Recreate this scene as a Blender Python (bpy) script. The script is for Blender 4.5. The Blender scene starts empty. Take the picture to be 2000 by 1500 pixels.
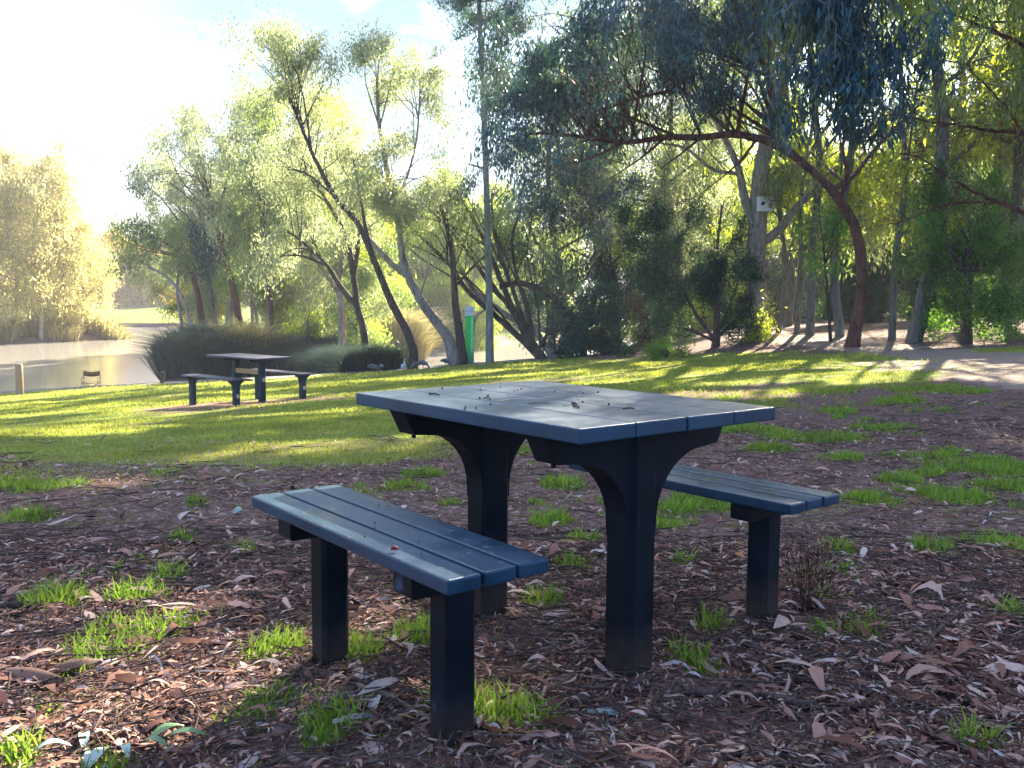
import bpy, bmesh, math, random
import numpy as np
from mathutils import Vector, Matrix

R = np.random.default_rng(7)
random.seed(7)
sc = bpy.context.scene
COL = sc.collection

# ------------------------------------------------------------------ camera model
F, PITCH, ROLL, CAMH = 1829.8, 0.0915, 0.0076, 1.0704
CP, SP, CR, SR = math.cos(PITCH), math.sin(PITCH), math.cos(ROLL), math.sin(ROLL)

def raydir(px, py):
    X, Y = px - 1000.0, 750.0 - py
    xc, yc = X * CR - Y * SR, X * SR + Y * CR
    xc, yc = xc / F, yc / F
    return np.array([xc, CP + yc * SP, -SP + yc * CP])

def at(px, py, Y):
    d = raydir(px, py)
    return np.array([0, 0, CAMH]) + d * (Y / d[1])

SUN_AZ, SUN_EL = math.radians(23.5), math.radians(31)
SUN = np.array([math.sin(SUN_AZ) * math.cos(SUN_EL), math.cos(SUN_AZ) * math.cos(SUN_EL), math.sin(SUN_EL)])

# ------------------------------------------------------------------ noise / maths
def _h(ix, iy, s):
    v = np.sin(ix * 127.1 + iy * 311.7 + s * 74.7) * 43758.5453
    return v - np.floor(v)

def vnoise(x, y, s=0):
    x = np.asarray(x, float); y = np.asarray(y, float)
    ix, iy = np.floor(x), np.floor(y)
    fx, fy = x - ix, y - iy
    fx = fx * fx * (3 - 2 * fx); fy = fy * fy * (3 - 2 * fy)
    a = _h(ix, iy, s); b = _h(ix + 1, iy, s); c = _h(ix, iy + 1, s); d = _h(ix + 1, iy + 1, s)
    return (a * (1 - fx) + b * fx) * (1 - fy) + (c * (1 - fx) + d * fx) * fy

def fbm(x, y, s=0, o=4):
    t, a, f = 0, .5, 1.0
    for k in range(o):
        t = t + a * vnoise(x * f, y * f, s + k * 13); a *= .5; f *= 2.03
    return t / (1 - .5 ** o)

def ss(a, b, x):
    t = np.clip((np.asarray(x, float) - a) / (b - a), 0, 1)
    return t * t * (3 - 2 * t)

def poly_sd(P, x, y):
    """signed distance to polygon, positive inside"""
    x = np.asarray(x, float); y = np.asarray(y, float)
    best = np.full(x.shape, 1e18); inside = np.zeros(x.shape, bool)
    n = len(P)
    for i in range(n):
        ax, ay = P[i]; bx, by = P[(i + 1) % n]
        ex, ey = bx - ax, by - ay
        t = np.clip(((x - ax) * ex + (y - ay) * ey) / (ex * ex + ey * ey), 0, 1)
        best = np.minimum(best, (x - ax - t * ex) ** 2 + (y - ay - t * ey) ** 2)
        c = (ay > y) != (by > y)
        with np.errstate(divide='ignore', invalid='ignore'):
            xi = (bx - ax) * (y - ay) / (by - ay) + ax
        inside ^= c & (x < xi)
    d = np.sqrt(best)
    return np.where(inside, d, -d)

# ------------------------------------------------------------------ terrain
WATER = -2.95

def plane_z(x, y):
    x = np.asarray(x, float); y = np.asarray(y, float)
    yy = np.log1p(np.exp((y - 3) * 1.0)) - 0.05
    yy = np.where(y > 30, 27 + 20 * np.tanh((y - 30) / 20), yy)
    xs = np.clip(x, -24, 40)
    xs = np.where(xs > 12, 12 + 8 * np.tanh((xs - 12) / 8), xs)
    return -0.0416 * yy + 0.07 * xs * ss(4, 16, y) + .62 * ss(23, 34, y) * ss(3.5, 9, x)

def hit_plane(px, py):
    d = raydir(px, py)
    t = 0.5
    for k in range(4000):
        p = np.array([0, 0, CAMH]) + d * t
        if p[2] <= float(plane_z(p[0], p[1])):
            return p
        t *= 1.003
    return p

SHORE_PX = [(-60, 772), (0, 768), (170, 757), (330, 748), (480, 741), (600, 735), (700, 728), (780, 722), (880, 714), (960, 709), (1040, 703), (1090, 699)]
SHORE = [tuple(hit_plane(*p)[:2]) for p in SHORE_PX]
MAIN = [(-400, -60), (-400, SHORE[0][1] + 3), (-60, SHORE[0][1] + 2)] + SHORE + [(4.5, 41), (9, 52), (17, 66), (30, 84), (55, 105), (110, 120), (400, 130), (400, -60)]
PENIN = [(-12.6, 34.5), (-19.6, 55), (-26, 76), (-18, 80), (-9.5, 69), (-6.8, 63), (-6.8, 57), (-10, 51), (-6.5, 36.0), (-7, 34), (-12, 33.5)]
LEFTB = [(-400, 55), (-75, 63), (-46, 72), (-41, 78), (-37.5, 84), (-41, 97), (-52, 103), (-75, 110), (-400, 112)]
FARB = [(-400, 123), (-90, 122), (-52, 119), (-31, 118), (-27, 92), (-16, 73), (-4, 72), (-1, 88), (8, 99), (30, 106), (60, 120), (400, 140), (400, 500), (-400, 500)]

def _loc(u, v):
    a = -0.8811
    return 0.1315 + math.cos(a) * u - math.sin(a) * v, 2.8761 + math.sin(a) * u + math.cos(a) * v
MOUNDS = [(*_loc(.42, -.69), .06, .22), (*_loc(-.2, -.69), .045, .2), (*_loc(.33, 0), .03, .16), (*_loc(-.33, 0), .02, .14), (*_loc(.3, .68), .025, .14)]

def H(x, y, rough=True):
    x = np.asarray(x, float); y = np.asarray(y, float)
    def land(P, z, w):
        d = poly_sd(P, x, y)
        return np.where(d > 0, z, -3.9 + (z + 3.9) * ss(-w, 0, d)), d
    zp = plane_z(x, y)
    z1, d1 = land(MAIN, zp, 1.6)
    z2, _ = land(PENIN, -2.35, 1.6)
    z3, _ = land(LEFTB, -2.45 + 1.2 * ss(75, 115, -x), 3)
    z4, _ = land(FARB, -2.35 + 1.7 * ss(119, 160, y) + 2.0 * ss(0, 50, x), 1.0)
    z = np.maximum(np.maximum(z1, z2), np.maximum(z3, z4))
    if rough:
        near = 1 - ss(10, 30, y)
        for mx, my, mh, mr in MOUNDS:
            z = z + mh * np.exp(-((x - mx) ** 2 + (y - my) ** 2) / (2 * mr * mr))
        z = z + (fbm(x * 1.3, y * 1.3, 3) - .5) * (.035 + .03 * ss(10, 40, y)) + (fbm(x * 9, y * 9, 5) - .5) * .022 * near
    return z

def Hs(x, y):
    return float(H(np.array([x]), np.array([y]))[0])

def ground(px, py, strict=False):
    d = raydir(px, py); t = 0.6
    ts = 0.6 * 1.004 ** np.arange(1600)
    X = d[0] * ts; Y = d[1] * ts; Z = CAMH + d[2] * ts
    k = np.argmax(Z <= H(X, Y, False))
    if k == 0: k = len(ts) - 1
    if strict or (Z[k] > WATER + .45 and Y[k] < 60): return np.array([X[k], Y[k], H(X[k:k+1], Y[k:k+1])[0]])
    return ground(px, py + 1)

# zones ------------------------------------------------------------
LB = [(-60, 4.5), (-8, 5.4), (-3.6, 6.3), (-1.2, 7.2), (.6, 9.4), (2, 11.8), (6.4, 13.6), (12, 14.2), (60, 14.5)]
lbx = [a for a, b in LB]; lby = [b for a, b in LB]
PATCH = [(1120, 1110, 70), (1060, 1180, 62), (1140, 1060, 45), (520, 1285, 75), (700, 1300, 52), (1350, 1300, 70), (1380, 1230, 55), (1340, 1105, 50), (1330, 1000, 60),
         (1700, 980, 100), (1850, 970, 90), (1760, 940, 60), (1980, 1200, 60), (350, 1055, 55), (1000, 1420, 110), (890, 1390, 80), (1640, 1080, 60), (1830, 1080, 60),
         (1100, 945, 70), (60, 1010, 60), (100, 1180, 80), (385, 985, 35), (820, 1250, 60), (1900, 1450, 90), (270, 1170, 60), (1650, 900, 60), (1960, 950, 80),
         (600, 1010, 1), (820, 930, 60), (1080, 1020, 45), (30, 1480, 70), (640, 1440, 70), (330, 1130, 40), (1500, 880, 60), (1250, 935, 50)]
PW = []
for a, b, r in PATCH:
    g = hit_plane(a, b)
    PW.append((g[0], g[1], r / F * g[1] * 1.0, max(r / F * g[1] * 1.0, .12)))
PATH_PX = [(1440, 652), (1560, 662), (1680, 676), (1800, 690), (1920, 702), (2060, 722)]
PATHC = [tuple(hit_plane(*p)[:2]) for p in PATH_PX]

PATH2 = [tuple(hit_plane(*p)[:2]) for p in [(1770, 706), (1860, 716), (1950, 728), (2080, 745)]]
def seg_dist(pts, x, y):
    b = np.full(np.shape(x), 1e9)
    for (ax, ay), (bx, by) in zip(pts[:-1], pts[1:]):
        ex, ey = bx - ax, by - ay
        t = np.clip(((x - ax) * ex + (y - ay) * ey) / (ex * ex + ey * ey), 0, 1)
        b = np.minimum(b, np.hypot(x - ax - t * ex, y - ay - t * ey))
    return b

def masks(x, y):
    x = np.asarray(x, float); y = np.asarray(y, float)
    n1 = fbm(x * .9, y * .9, 21); n2 = fbm(x * 3.1, y * 3.1, 31)
    yb = np.interp(x, lbx, lby)
    lit = 1 - ss(-.9, .9, y - yb + (n1 - .5) * 3.2 + (n2 - .5) * 1.4)
    # grass patches inside litter
    g = np.zeros_like(lit)
    for cx, cy, rx, ry in PW:
        g = np.maximum(g, 1 - ss(.35, 1.15, np.hypot((x - cx) / rx, (y - cy) / ry) + (n2 - .5) * 1.3))
    g = np.maximum(g, ss(.58, .72, fbm(x * 1.7 + 9, y * 1.7, 77)) * .8)
    # belt of litter under the shrubs and below the woodland
    far = ss(0, 1.5, y - np.interp(x, [-5, 1, 3, 6, 9, 14, 30], [60, 41, 31, 26.5, 22.5, 18.5, 15]) + (n1 - .5) * 2)
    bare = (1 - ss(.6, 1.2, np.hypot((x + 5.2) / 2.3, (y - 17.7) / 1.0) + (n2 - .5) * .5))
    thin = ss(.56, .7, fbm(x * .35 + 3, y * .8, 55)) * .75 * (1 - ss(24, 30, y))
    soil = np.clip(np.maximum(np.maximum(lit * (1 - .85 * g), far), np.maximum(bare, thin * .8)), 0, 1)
    path = (1 - ss(.7, 1.5, seg_dist(PATHC, x, y) + (n1 - .5) * 1.5)) * ss(6, 8, x)
    path = np.maximum(path, (1 - ss(.6, 1.6, seg_dist(PATH2, x, y) + (n1 - .5) * 1.6)) * .9)
    strip = (1 - ss(.5, 1.3, np.hypot((x + 1.5) / 1.9, (y - 7.9 - .25 * (x + 1.5)) / .75) + (n2 - .5) * 1.2)) * .7  # dry earth tone, also laid here to strengthen the warm sunlit band
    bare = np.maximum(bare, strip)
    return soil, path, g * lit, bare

# ------------------------------------------------------------------ mesh helpers
def link(o, parent=None):
    COL.objects.link(o)
    if parent is not None: o.parent = parent
    return o

def raw_mesh(name, V, faces, mat, parent=None, smooth=False, attrs=None, loc=None):
    """faces: (N,k) array, or list of arrays"""
    me = bpy.data.meshes.new(name)
    V = np.asarray(V, np.float32)
    if loc is not None: V = V - np.asarray(loc, np.float32)
    if not isinstance(faces, list): faces = [faces]
    faces = [np.asarray(f, np.int32) for f in faces if len(f)]
    nl = sum(f.size for f in faces); nf = sum(len(f) for f in faces)
    me.vertices.add(len(V)); me.vertices.foreach_set('co', V.ravel())
    me.loops.add(nl); me.loops.foreach_set('vertex_index', np.concatenate([f.ravel() for f in faces]))
    me.polygons.add(nf)
    tot = np.concatenate([np.full(len(f), f.shape[1], np.int32) for f in faces])
    st = np.concatenate([[0], np.cumsum(tot)[:-1]]).astype(np.int32)
    me.polygons.foreach_set('loop_start', st)
    try: me.polygons.foreach_set('loop_total', tot)
    except Exception: pass
    if smooth: me.polygons.foreach_set('use_smooth', np.ones(nf, bool))
    if attrs:
        for k, v in attrs.items():
            v = np.asarray(v, np.float32)
            if v.ndim == 1:
                a = me.attributes.new(k, 'FLOAT', 'POINT'); a.data.foreach_set('value', v)
            else:
                a = me.attributes.new(k, 'FLOAT_COLOR', 'POINT'); a.data.foreach_set('color', v.ravel())
    me.update(calc_edges=True)
    me.validate()
    if mat: me.materials.append(mat)
    o = bpy.data.objects.new(name, me)
    if loc is not None and parent is None: o.location = loc
    return link(o, parent)

def bm_obj(name, bm, mat, parent=None, smooth=False):
    me = bpy.data.meshes.new(name)
    bmesh.ops.recalc_face_normals(bm, faces=bm.faces)
    bm.to_mesh(me); bm.free()
    if smooth:
        for p in me.polygons: p.use_smooth = True
    if mat: me.materials.append(mat)
    o = bpy.data.objects.new(name, me)
    return link(o, parent)

def box(bm, cx, cy, cz, sx, sy, sz, bev=0, seg=2, rz=0):
    r = bmesh.ops.create_cube(bm, size=1)
    vs = r['verts']
    M = Matrix.Translation((cx, cy, cz)) @ Matrix.Rotation(rz, 4, 'Z') @ Matrix.Diagonal((sx, sy, sz, 1))
    bmesh.ops.transform(bm, matrix=M, verts=vs)
    if bev:
        es = list({e for v in vs for e in v.link_edges})
        bmesh.ops.bevel(bm, geom=es, offset=bev, segments=seg, affect='EDGES', profile=.6)

def extrude_poly(bm, pts2, t, axis='y'):
    """polygon in (h, z) extruded symmetrically along the other horizontal axis"""
    def P(h, z, d): return (d, h, z) if axis == 'x' else (h, d, z)
    a = [bm.verts.new(P(h, z, -t / 2)) for h, z in pts2]
    b = [bm.verts.new(P(h, z, t / 2)) for h, z in pts2]
    bm.faces.new(a); bm.faces.new(b[::-1])
    n = len(a)
    for i in range(n):
        bm.faces.new((a[i], b[i], b[(i + 1) % n], a[(i + 1) % n]))

def empty(name, loc, rz=0):
    o = bpy.data.objects.new(name, None)
    o.empty_display_size = .2
    o.location = loc; o.rotation_euler = (0, 0, rz)
    return link(o)

def tag(o, label=None, cat=None, group=None, kind=None):
    if label: o['label'] = label
    if cat: o['category'] = cat
    if group: o['group'] = group
    if kind: o['kind'] = kind
    return o

def catmull(P, n):
    P = np.asarray(P, float)
    if len(P) < 3:
        t = np.linspace(0, 1, n * (len(P) - 1) + 1)[:, None]
        return P[0] * (1 - t) + P[-1] * t
    Q = np.vstack([2 * P[0] - P[1], P, 2 * P[-1] - P[-2]])
    out = []
    t = np.linspace(0, 1, n, endpoint=False)[:, None]
    for i in range(1, len(Q) - 2):
        a, b, c, d = Q[i - 1], Q[i], Q[i + 1], Q[i + 2]
        out.append(.5 * ((2 * b) + (-a + c) * t + (2 * a - 5 * b + 4 * c - d) * t * t + (-a + 3 * b - 3 * c + d) * t ** 3))
    out.append(P[-1][None])
    return np.vstack(out)

class Tubes:
    def __init__(s): s.V = []; s.F = []; s.n = 0
    def add(s, P, r, sides=6, closed=True, ov=None):
        P = np.asarray(P, float); m = len(P)
        r = np.asarray(r, float)
        if r.ndim == 0: r = np.full(m, float(r))
        T = np.gradient(P, axis=0); T /= np.linalg.norm(T, axis=1)[:, None] + 1e-9
        ref = np.array([0, 0, 1.0]) if abs(T[m // 2][2]) < .9 else np.array([1.0, 0, 0])
        A = np.cross(T, ref); A /= np.linalg.norm(A, axis=1)[:, None] + 1e-9
        B = np.cross(T, A)
        th = np.arange(sides) * 2 * np.pi / sides
        rb = r if ov is None else r * ov
        ring = P[:, None] + A[:, None] * (r[:, None, None] * np.cos(th)[None, :, None]) + B[:, None] * (rb[:, None, None] * np.sin(th)[None, :, None])
        s.V.append(ring.reshape(-1, 3))
        i = np.arange(m - 1)[:, None] * sides; j = np.arange(sides)[None]
        k = (j + 1) % sides
        f = np.stack([i + j, i + k, i + sides + k, i + sides + j], -1).reshape(-1, 4) + s.n
        s.F.append(f); s.n += m * sides
        if closed:
            for e, ix in ((0, 0), (m - 1, (m - 1) * sides)):
                s.V.append(P[e][None])
                c = s.n; s.n += 1
                base = s.n - 1
                off = c - (m * sides) - (1 if e else 0) + ix
                tri = np.stack([off + np.arange(sides), off + (np.arange(sides) + 1) % sides, np.full(sides, base), np.full(sides, base)], -1)
                s.T = getattr(s, 'T', []); s.T.append(tri[:, :3])
    def build(s, name, mat, parent=None, smooth=True, loc=None):
        F = [np.concatenate(s.F)]
        if hasattr(s, 'T'): F.append(np.concatenate(s.T))
        return raw_mesh(name, np.concatenate(s.V), F, mat, parent, smooth, loc=loc)

def limb(T, pts, sides=7, n=5, wob=.0, rng=R):
    """pts rows: x,y,z,r"""
    pts = np.asarray(pts, float)
    C = catmull(pts, n)
    if wob:
        w = rng.normal(0, 1, (len(C), 3)) * wob; w[0] = 0
        C[:, :3] += w
    T.add(C[:, :3], np.maximum(C[:, 3], .004), sides)
    return C

# leaves ------------------------------------------------------------
def leaf_arrays(pos, dirv, L, W, rng, bend=.0, segs=1):
    n = len(pos)
    d = dirv / (np.linalg.norm(dirv, axis=1)[:, None] + 1e-9)
    a = rng.normal(0, 1, (n, 3)); side = np.cross(d, a); side /= np.linalg.norm(side, axis=1)[:, None] + 1e-9
    L = np.broadcast_to(L, (n,))[:, None]; W = np.broadcast_to(W, (n,))[:, None]
    if segs == 1:
        V = np.stack([pos, pos + d * L * .45 + side * W * .5, pos + d * L, pos + d * L * .45 - side * W * .5], 1)
        F = np.arange(n * 4).reshape(n, 4)
        return V.reshape(-1, 3), F, 4
    nrm = np.cross(d, side)
    b = rng.normal(0, bend, (n, 1)) * L
    v = [pos, pos + d * L * .3 + side * W * .45 + nrm * b * .35, pos + d * L * .3 - side * W * .45 + nrm * b * .35,
         pos + d * L * .68 + side * W * .36 + nrm * b * .3 + side * b * .15, pos + d * L * .68 - side * W * .36 + nrm * b * .3 + side * b * .15,
         pos + d * L - nrm * b * .3 + side * b * .3]
    V = np.stack(v, 1).reshape(-1, 3)
    i = np.arange(n)[:, None] * 6
    q = i + np.array([[2, 1, 3, 4]])
    t = np.concatenate([i + np.array([[0, 1, 2]]), i + np.array([[4, 3, 5]])])
    return V, [q, t], 6

# ground areas that the photograph shows lit by sun: leaves on the sun's way to them are gaps in the crowns
LITPX = [(250, 800, 260, 4), (520, 812, 160, 3.5), (150, 846, 160, 6), (420, 782, 200, 3), (560, 850, 90, 5), (1000, 735, 120, 2.5), (640, 880, 240, 24), (800, 872, 90, 26), (350, 905, 60, 12), (180, 955, 120, 14), (1250, 742, 160, 16), (1450, 722, 130, 9), (1650, 716, 110, 14), (1860, 720, 150, 24), (1960, 735, 90, 24),
         (1450, 775, 90, 11), (1330, 775, 60, 8), (1300, 715, 60, 6), (1440, 690, 60, 5), (1620, 664, 60, 4), (60, 772, 90, 4), (700, 745, 150, 3.0), (900, 728, 140, 3), (1040, 712, 60, 3), (560, 760, 120, 3), (1990, 870, 30, 22),
         (1480, 655, 60, 4), (850, 738, 130, 2.5), (1560, 740, 160, 9), (1720, 745, 120, 9), (1330, 840, 0, 0), (1180, 735, 80, 7)]
LITW = []
for a, b, rx, ry in LITPX:
    if rx == 0: continue
    c = hit_plane(a, b); u = hit_plane(a, b - ry); w = hit_plane(a, b + ry)
    LITW.append((c[0], (u[1] + w[1]) / 2, rx / F * c[1], max((u[1] - w[1]) / 2, .15)))

HALFW = []
for a, b, rx, ry in [(330, 818, 430, 40), (120, 800, 260, 22)]:
    c = hit_plane(a, b); u = hit_plane(a, b - ry); w = hit_plane(a, b + ry)
    HALFW.append((c[0], (u[1] + w[1]) / 2, rx / F * c[1], (u[1] - w[1]) / 2))

def carve(pos, rng, keep=.04):
    q = pos - SUN * ((pos[:, 2] - plane_z(pos[:, 0], pos[:, 1]) * 0 + .35) / SUN[2])[:, None]
    for _ in range(2):
        z = plane_z(q[:, 0], q[:, 1])
        q = pos - SUN * ((pos[:, 2] - z) / SUN[2])[:, None]
    nz = (fbm(q[:, 0] * 1.1, q[:, 1] * 1.1, 91) - .5) * 1.3
    m = np.zeros(len(pos), bool)
    for cx, cy, rx, ry in LITW:
        m |= (np.hypot((q[:, 0] - cx) / rx, (q[:, 1] - cy) / ry) + nz) < 1.05
    h = np.zeros(len(pos), bool)
    for cx, cy, rx, ry in HALFW:
        h |= (np.hypot((q[:, 0] - cx) / rx, (q[:, 1] - cy) / ry) + nz * .3) < 1.05
    h &= pos[:, 2] > 11.8
    return (~m | (rng.random(len(pos)) < keep)) & (~h | (rng.random(len(pos)) < .38))

def clump_leaves(cl, rng, L, W, dens=1.0, droop=1.0, segs=1, sub=.5, do_carve=False, zs=1.0, spread=.5, hang=0):
    """cl rows: x,y,z,rx,ry,rz,density ; returns arrays and sub clump centres"""
    P = []; D = []; CI = []; subs = []
    for ci, c in enumerate(cl):
        cx, cy, cz, rx, ry, rz, dn = c
        k = max(2, int(round(1.15 * (rx * rz + rx * ry * .5) / (sub * sub))))
        u = rng.normal(0, 1, (k, 3)); u /= np.linalg.norm(u, axis=1)[:, None]
        rad = rng.random(k) ** .45
        S = np.array([cx, cy, cz]) + u * rad[:, None] * np.array([rx, ry, rz])
        for s_ in S:
            r = sub * rng.uniform(.55, 1.25)
            n = int(dens * dn * DK * r * r * rng.uniform(.6, 1.3)) + 3
            g = rng.normal(0, 1, (n, 3)) * spread
            g[:, 2] *= zs
            p = s_ + g * r
            if hang:
                # leaves strung on drooping twigs
                st = rng.integers(0, max(2, n // 9), n)
                so = rng.normal(0, 1, (max(2, n // 9), 3)) * r * np.array([.6, .6, .35])
                p = s_ + so[st] + np.stack([rng.normal(0, .03, n), rng.normal(0, .03, n), -rng.random(n) * hang], 1)
            P.append(p)
            dd = rng.normal(0, .55, (n, 3)); dd[:, 2] -= droop
            D.append(dd); CI.append(np.full(n, rng.random()))
            subs.append((*s_, r))
    P = np.concatenate(P); D = np.concatenate(D); CI = np.concatenate(CI)
    if do_carve:
        k = carve(P, rng); P, D, CI = P[k], D[k], CI[k]
    n = len(P)
    Ls = L * rng.uniform(.65, 1.25, n); Ws = W * rng.uniform(.7, 1.3, n)
    V, Fc, per = leaf_arrays(P, D, Ls, Ws, rng, .25, segs)
    rnd = np.repeat(rng.random(n), per); cv = np.repeat(CI, per)
    return V, Fc, {'rnd': rnd, 'cl': cv}, np.array(subs)

# ------------------------------------------------------------------ materials
def nt(name):
    m = bpy.data.materials.new(name); m.use_nodes = True
    t = m.node_tree; t.nodes.clear()
    return m, t, t.nodes.new, t.links.new

def N(t, typ, **kw):
    n = t.nodes.new(typ)
    for k, v in kw.items():
        if k == 'inp':
            for a, b in v.items(): n.inputs[a].default_value = b
        else: setattr(n, k, v)
    return n

def mixc(t, fac, a, b, mode='MIX'):
    n = t.nodes.new('ShaderNodeMix'); n.data_type = 'RGBA'; n.blend_type = mode
    if isinstance(fac, (int, float)): n.inputs[0].default_value = fac
    else: t.links.new(fac, n.inputs[0])
    for i, v in ((6, a), (7, b)):
        if isinstance(v, tuple): n.inputs[i].default_value = (*v, 1) if len(v) == 3 else v
        else: t.links.new(v, n.inputs[i])
    return n.outputs[2]

def ramp(t, fac, stops):
    n = t.nodes.new('ShaderNodeValToRGB')
    cr = n.color_ramp
    while len(cr.elements) < len(stops): cr.elements.new(.5)
    for e, (p, c) in zip(cr.elements, stops):
        e.position = p; e.color = (*c, 1) if len(c) == 3 else (c[0], c[0], c[0], 1)
    t.links.new(fac, n.inputs[0])
    return n.outputs[0]

def noise(t, scale, detail=4, rough=.55, vec=None, dist=0):
    n = N(t, 'ShaderNodeTexNoise', inp={'Scale': scale, 'Detail': detail, 'Roughness': rough, 'Distortion': dist})
    if vec is not None: t.links.new(vec, n.inputs['Vector'])
    return n.outputs[0]

def out(t, sh, disp=None):
    o = t.nodes.new('ShaderNodeOutputMaterial'); t.links.new(sh, o.inputs[0])

def leaf_mat(name, c1, c2, c3, tc, tr=.42, rough=.45, cl_amt=.6, spec=.35):
    m, t, nn, L = nt(name)
    a = N(t, 'ShaderNodeAttribute', attribute_name='rnd'); b = N(t, 'ShaderNodeAttribute', attribute_name='cl')
    oi = N(t, 'ShaderNodeObjectInfo')
    col = ramp(t, a.outputs['Fac'], [(0, c1), (.55, c2), (1, c3)])
    v = ramp(t, b.outputs['Fac'], [(0, (1 - cl_amt * .5,)), (1, (1 + cl_amt * .55 if cl_amt < .8 else 1,))])
    col = mixc(t, 1.0, col, v, 'MULTIPLY')
    hs = N(t, 'ShaderNodeHueSaturation'); L(col, hs.inputs['Color'])
    mr = N(t, 'ShaderNodeMapRange', inp={'To Min': .8, 'To Max': 1.2}); L(oi.outputs['Random'], mr.inputs[0]); L(mr.outputs[0], hs.inputs['Value'])
    p = N(t, 'ShaderNodeBsdfPrincipled', inp={'Roughness': rough, 'Specular IOR Level': spec})
    L(hs.outputs[0], p.inputs['Base Color'])
    tl = N(t, 'ShaderNodeBsdfTranslucent')
    tcol = mixc(t, 1.0, mixc(t, a.outputs['Fac'], tuple(x * .75 for x in tc), tuple(min(1, x * 1.2) for x in tc)), v, 'MULTIPLY')
    L(tcol, tl.inputs[0])
    mx = N(t, 'ShaderNodeMixShader', inp={0: tr}); L(p.outputs[0], mx.inputs[1]); L(tl.outputs[0], mx.inputs[2])
    out(t, mx.outputs[0])
    return m

def bark_mat(name, c1, c2, c3, scale=3.0, bump=.9):
    m, t, nn, L = nt(name)
    tc = N(t, 'ShaderNodeTexCoord'); mp = N(t, 'ShaderNodeMapping', inp={'Scale': (1, 1, .22)}); L(tc.outputs['Object'], mp.inputs[0])
    n1 = noise(t, scale, 5, .6, mp.outputs[0], .6); n2 = noise(t, scale * 7, 4, .6, mp.outputs[0])
    col = ramp(t, n1, [(.3, c1), (.5, c2), (.68, c3)])
    col = mixc(t, .5, col, ramp(t, n2, [(.3, (.35,)), (.7, (1.0,))]), 'MULTIPLY')
    p = N(t, 'ShaderNodeBsdfPrincipled', inp={'Roughness': .85, 'Specular IOR Level': .2}); L(col, p.inputs['Base Color'])
    vb = N(t, 'ShaderNodeTexVoronoi', feature='DISTANCE_TO_EDGE', inp={'Scale': scale * 3}); L(mp.outputs[0], vb.inputs['Vector'])
    cr_ = ramp(t, vb.outputs[0], [(0, (.45,)), (.12, (1,))])
    col2 = mixc(t, .6, col, cr_, 'MULTIPLY'); L(col2, p.inputs['Base Color'])
    hh = N(t, 'ShaderNodeMath', operation='ADD'); L(n2, hh.inputs[0]); L(cr_, hh.inputs[1])
    bp = N(t, 'ShaderNodeBump', inp={'Strength': bump, 'Distance': .03}); L(hh.outputs[0], bp.inputs['Height']); L(bp.outputs[0], p.inputs['Normal'])
    out(t, p.outputs[0])
    return m

def simple_mat(name, col, rough=.6, spec=.4, var=.25, scale=12, metal=0):
    m, t, nn, L = nt(name)
    tc = N(t, 'ShaderNodeTexCoord')
    n1 = noise(t, scale, 5, .6, tc.outputs['Object'])
    c = mixc(t, n1, tuple(x * (1 - var) for x in col), tuple(min(1, x * (1 + var)) for x in col))
    p = N(t, 'ShaderNodeBsdfPrincipled', inp={'Roughness': rough, 'Specular IOR Level': spec, 'Metallic': metal}); L(c, p.inputs['Base Color'])
    bp = N(t, 'ShaderNodeBump', inp={'Strength': .2, 'Distance': .005}); L(n1, bp.inputs['Height']); L(bp.outputs[0], p.inputs['Normal'])
    out(t, p.outputs[0])
    return m

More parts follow.
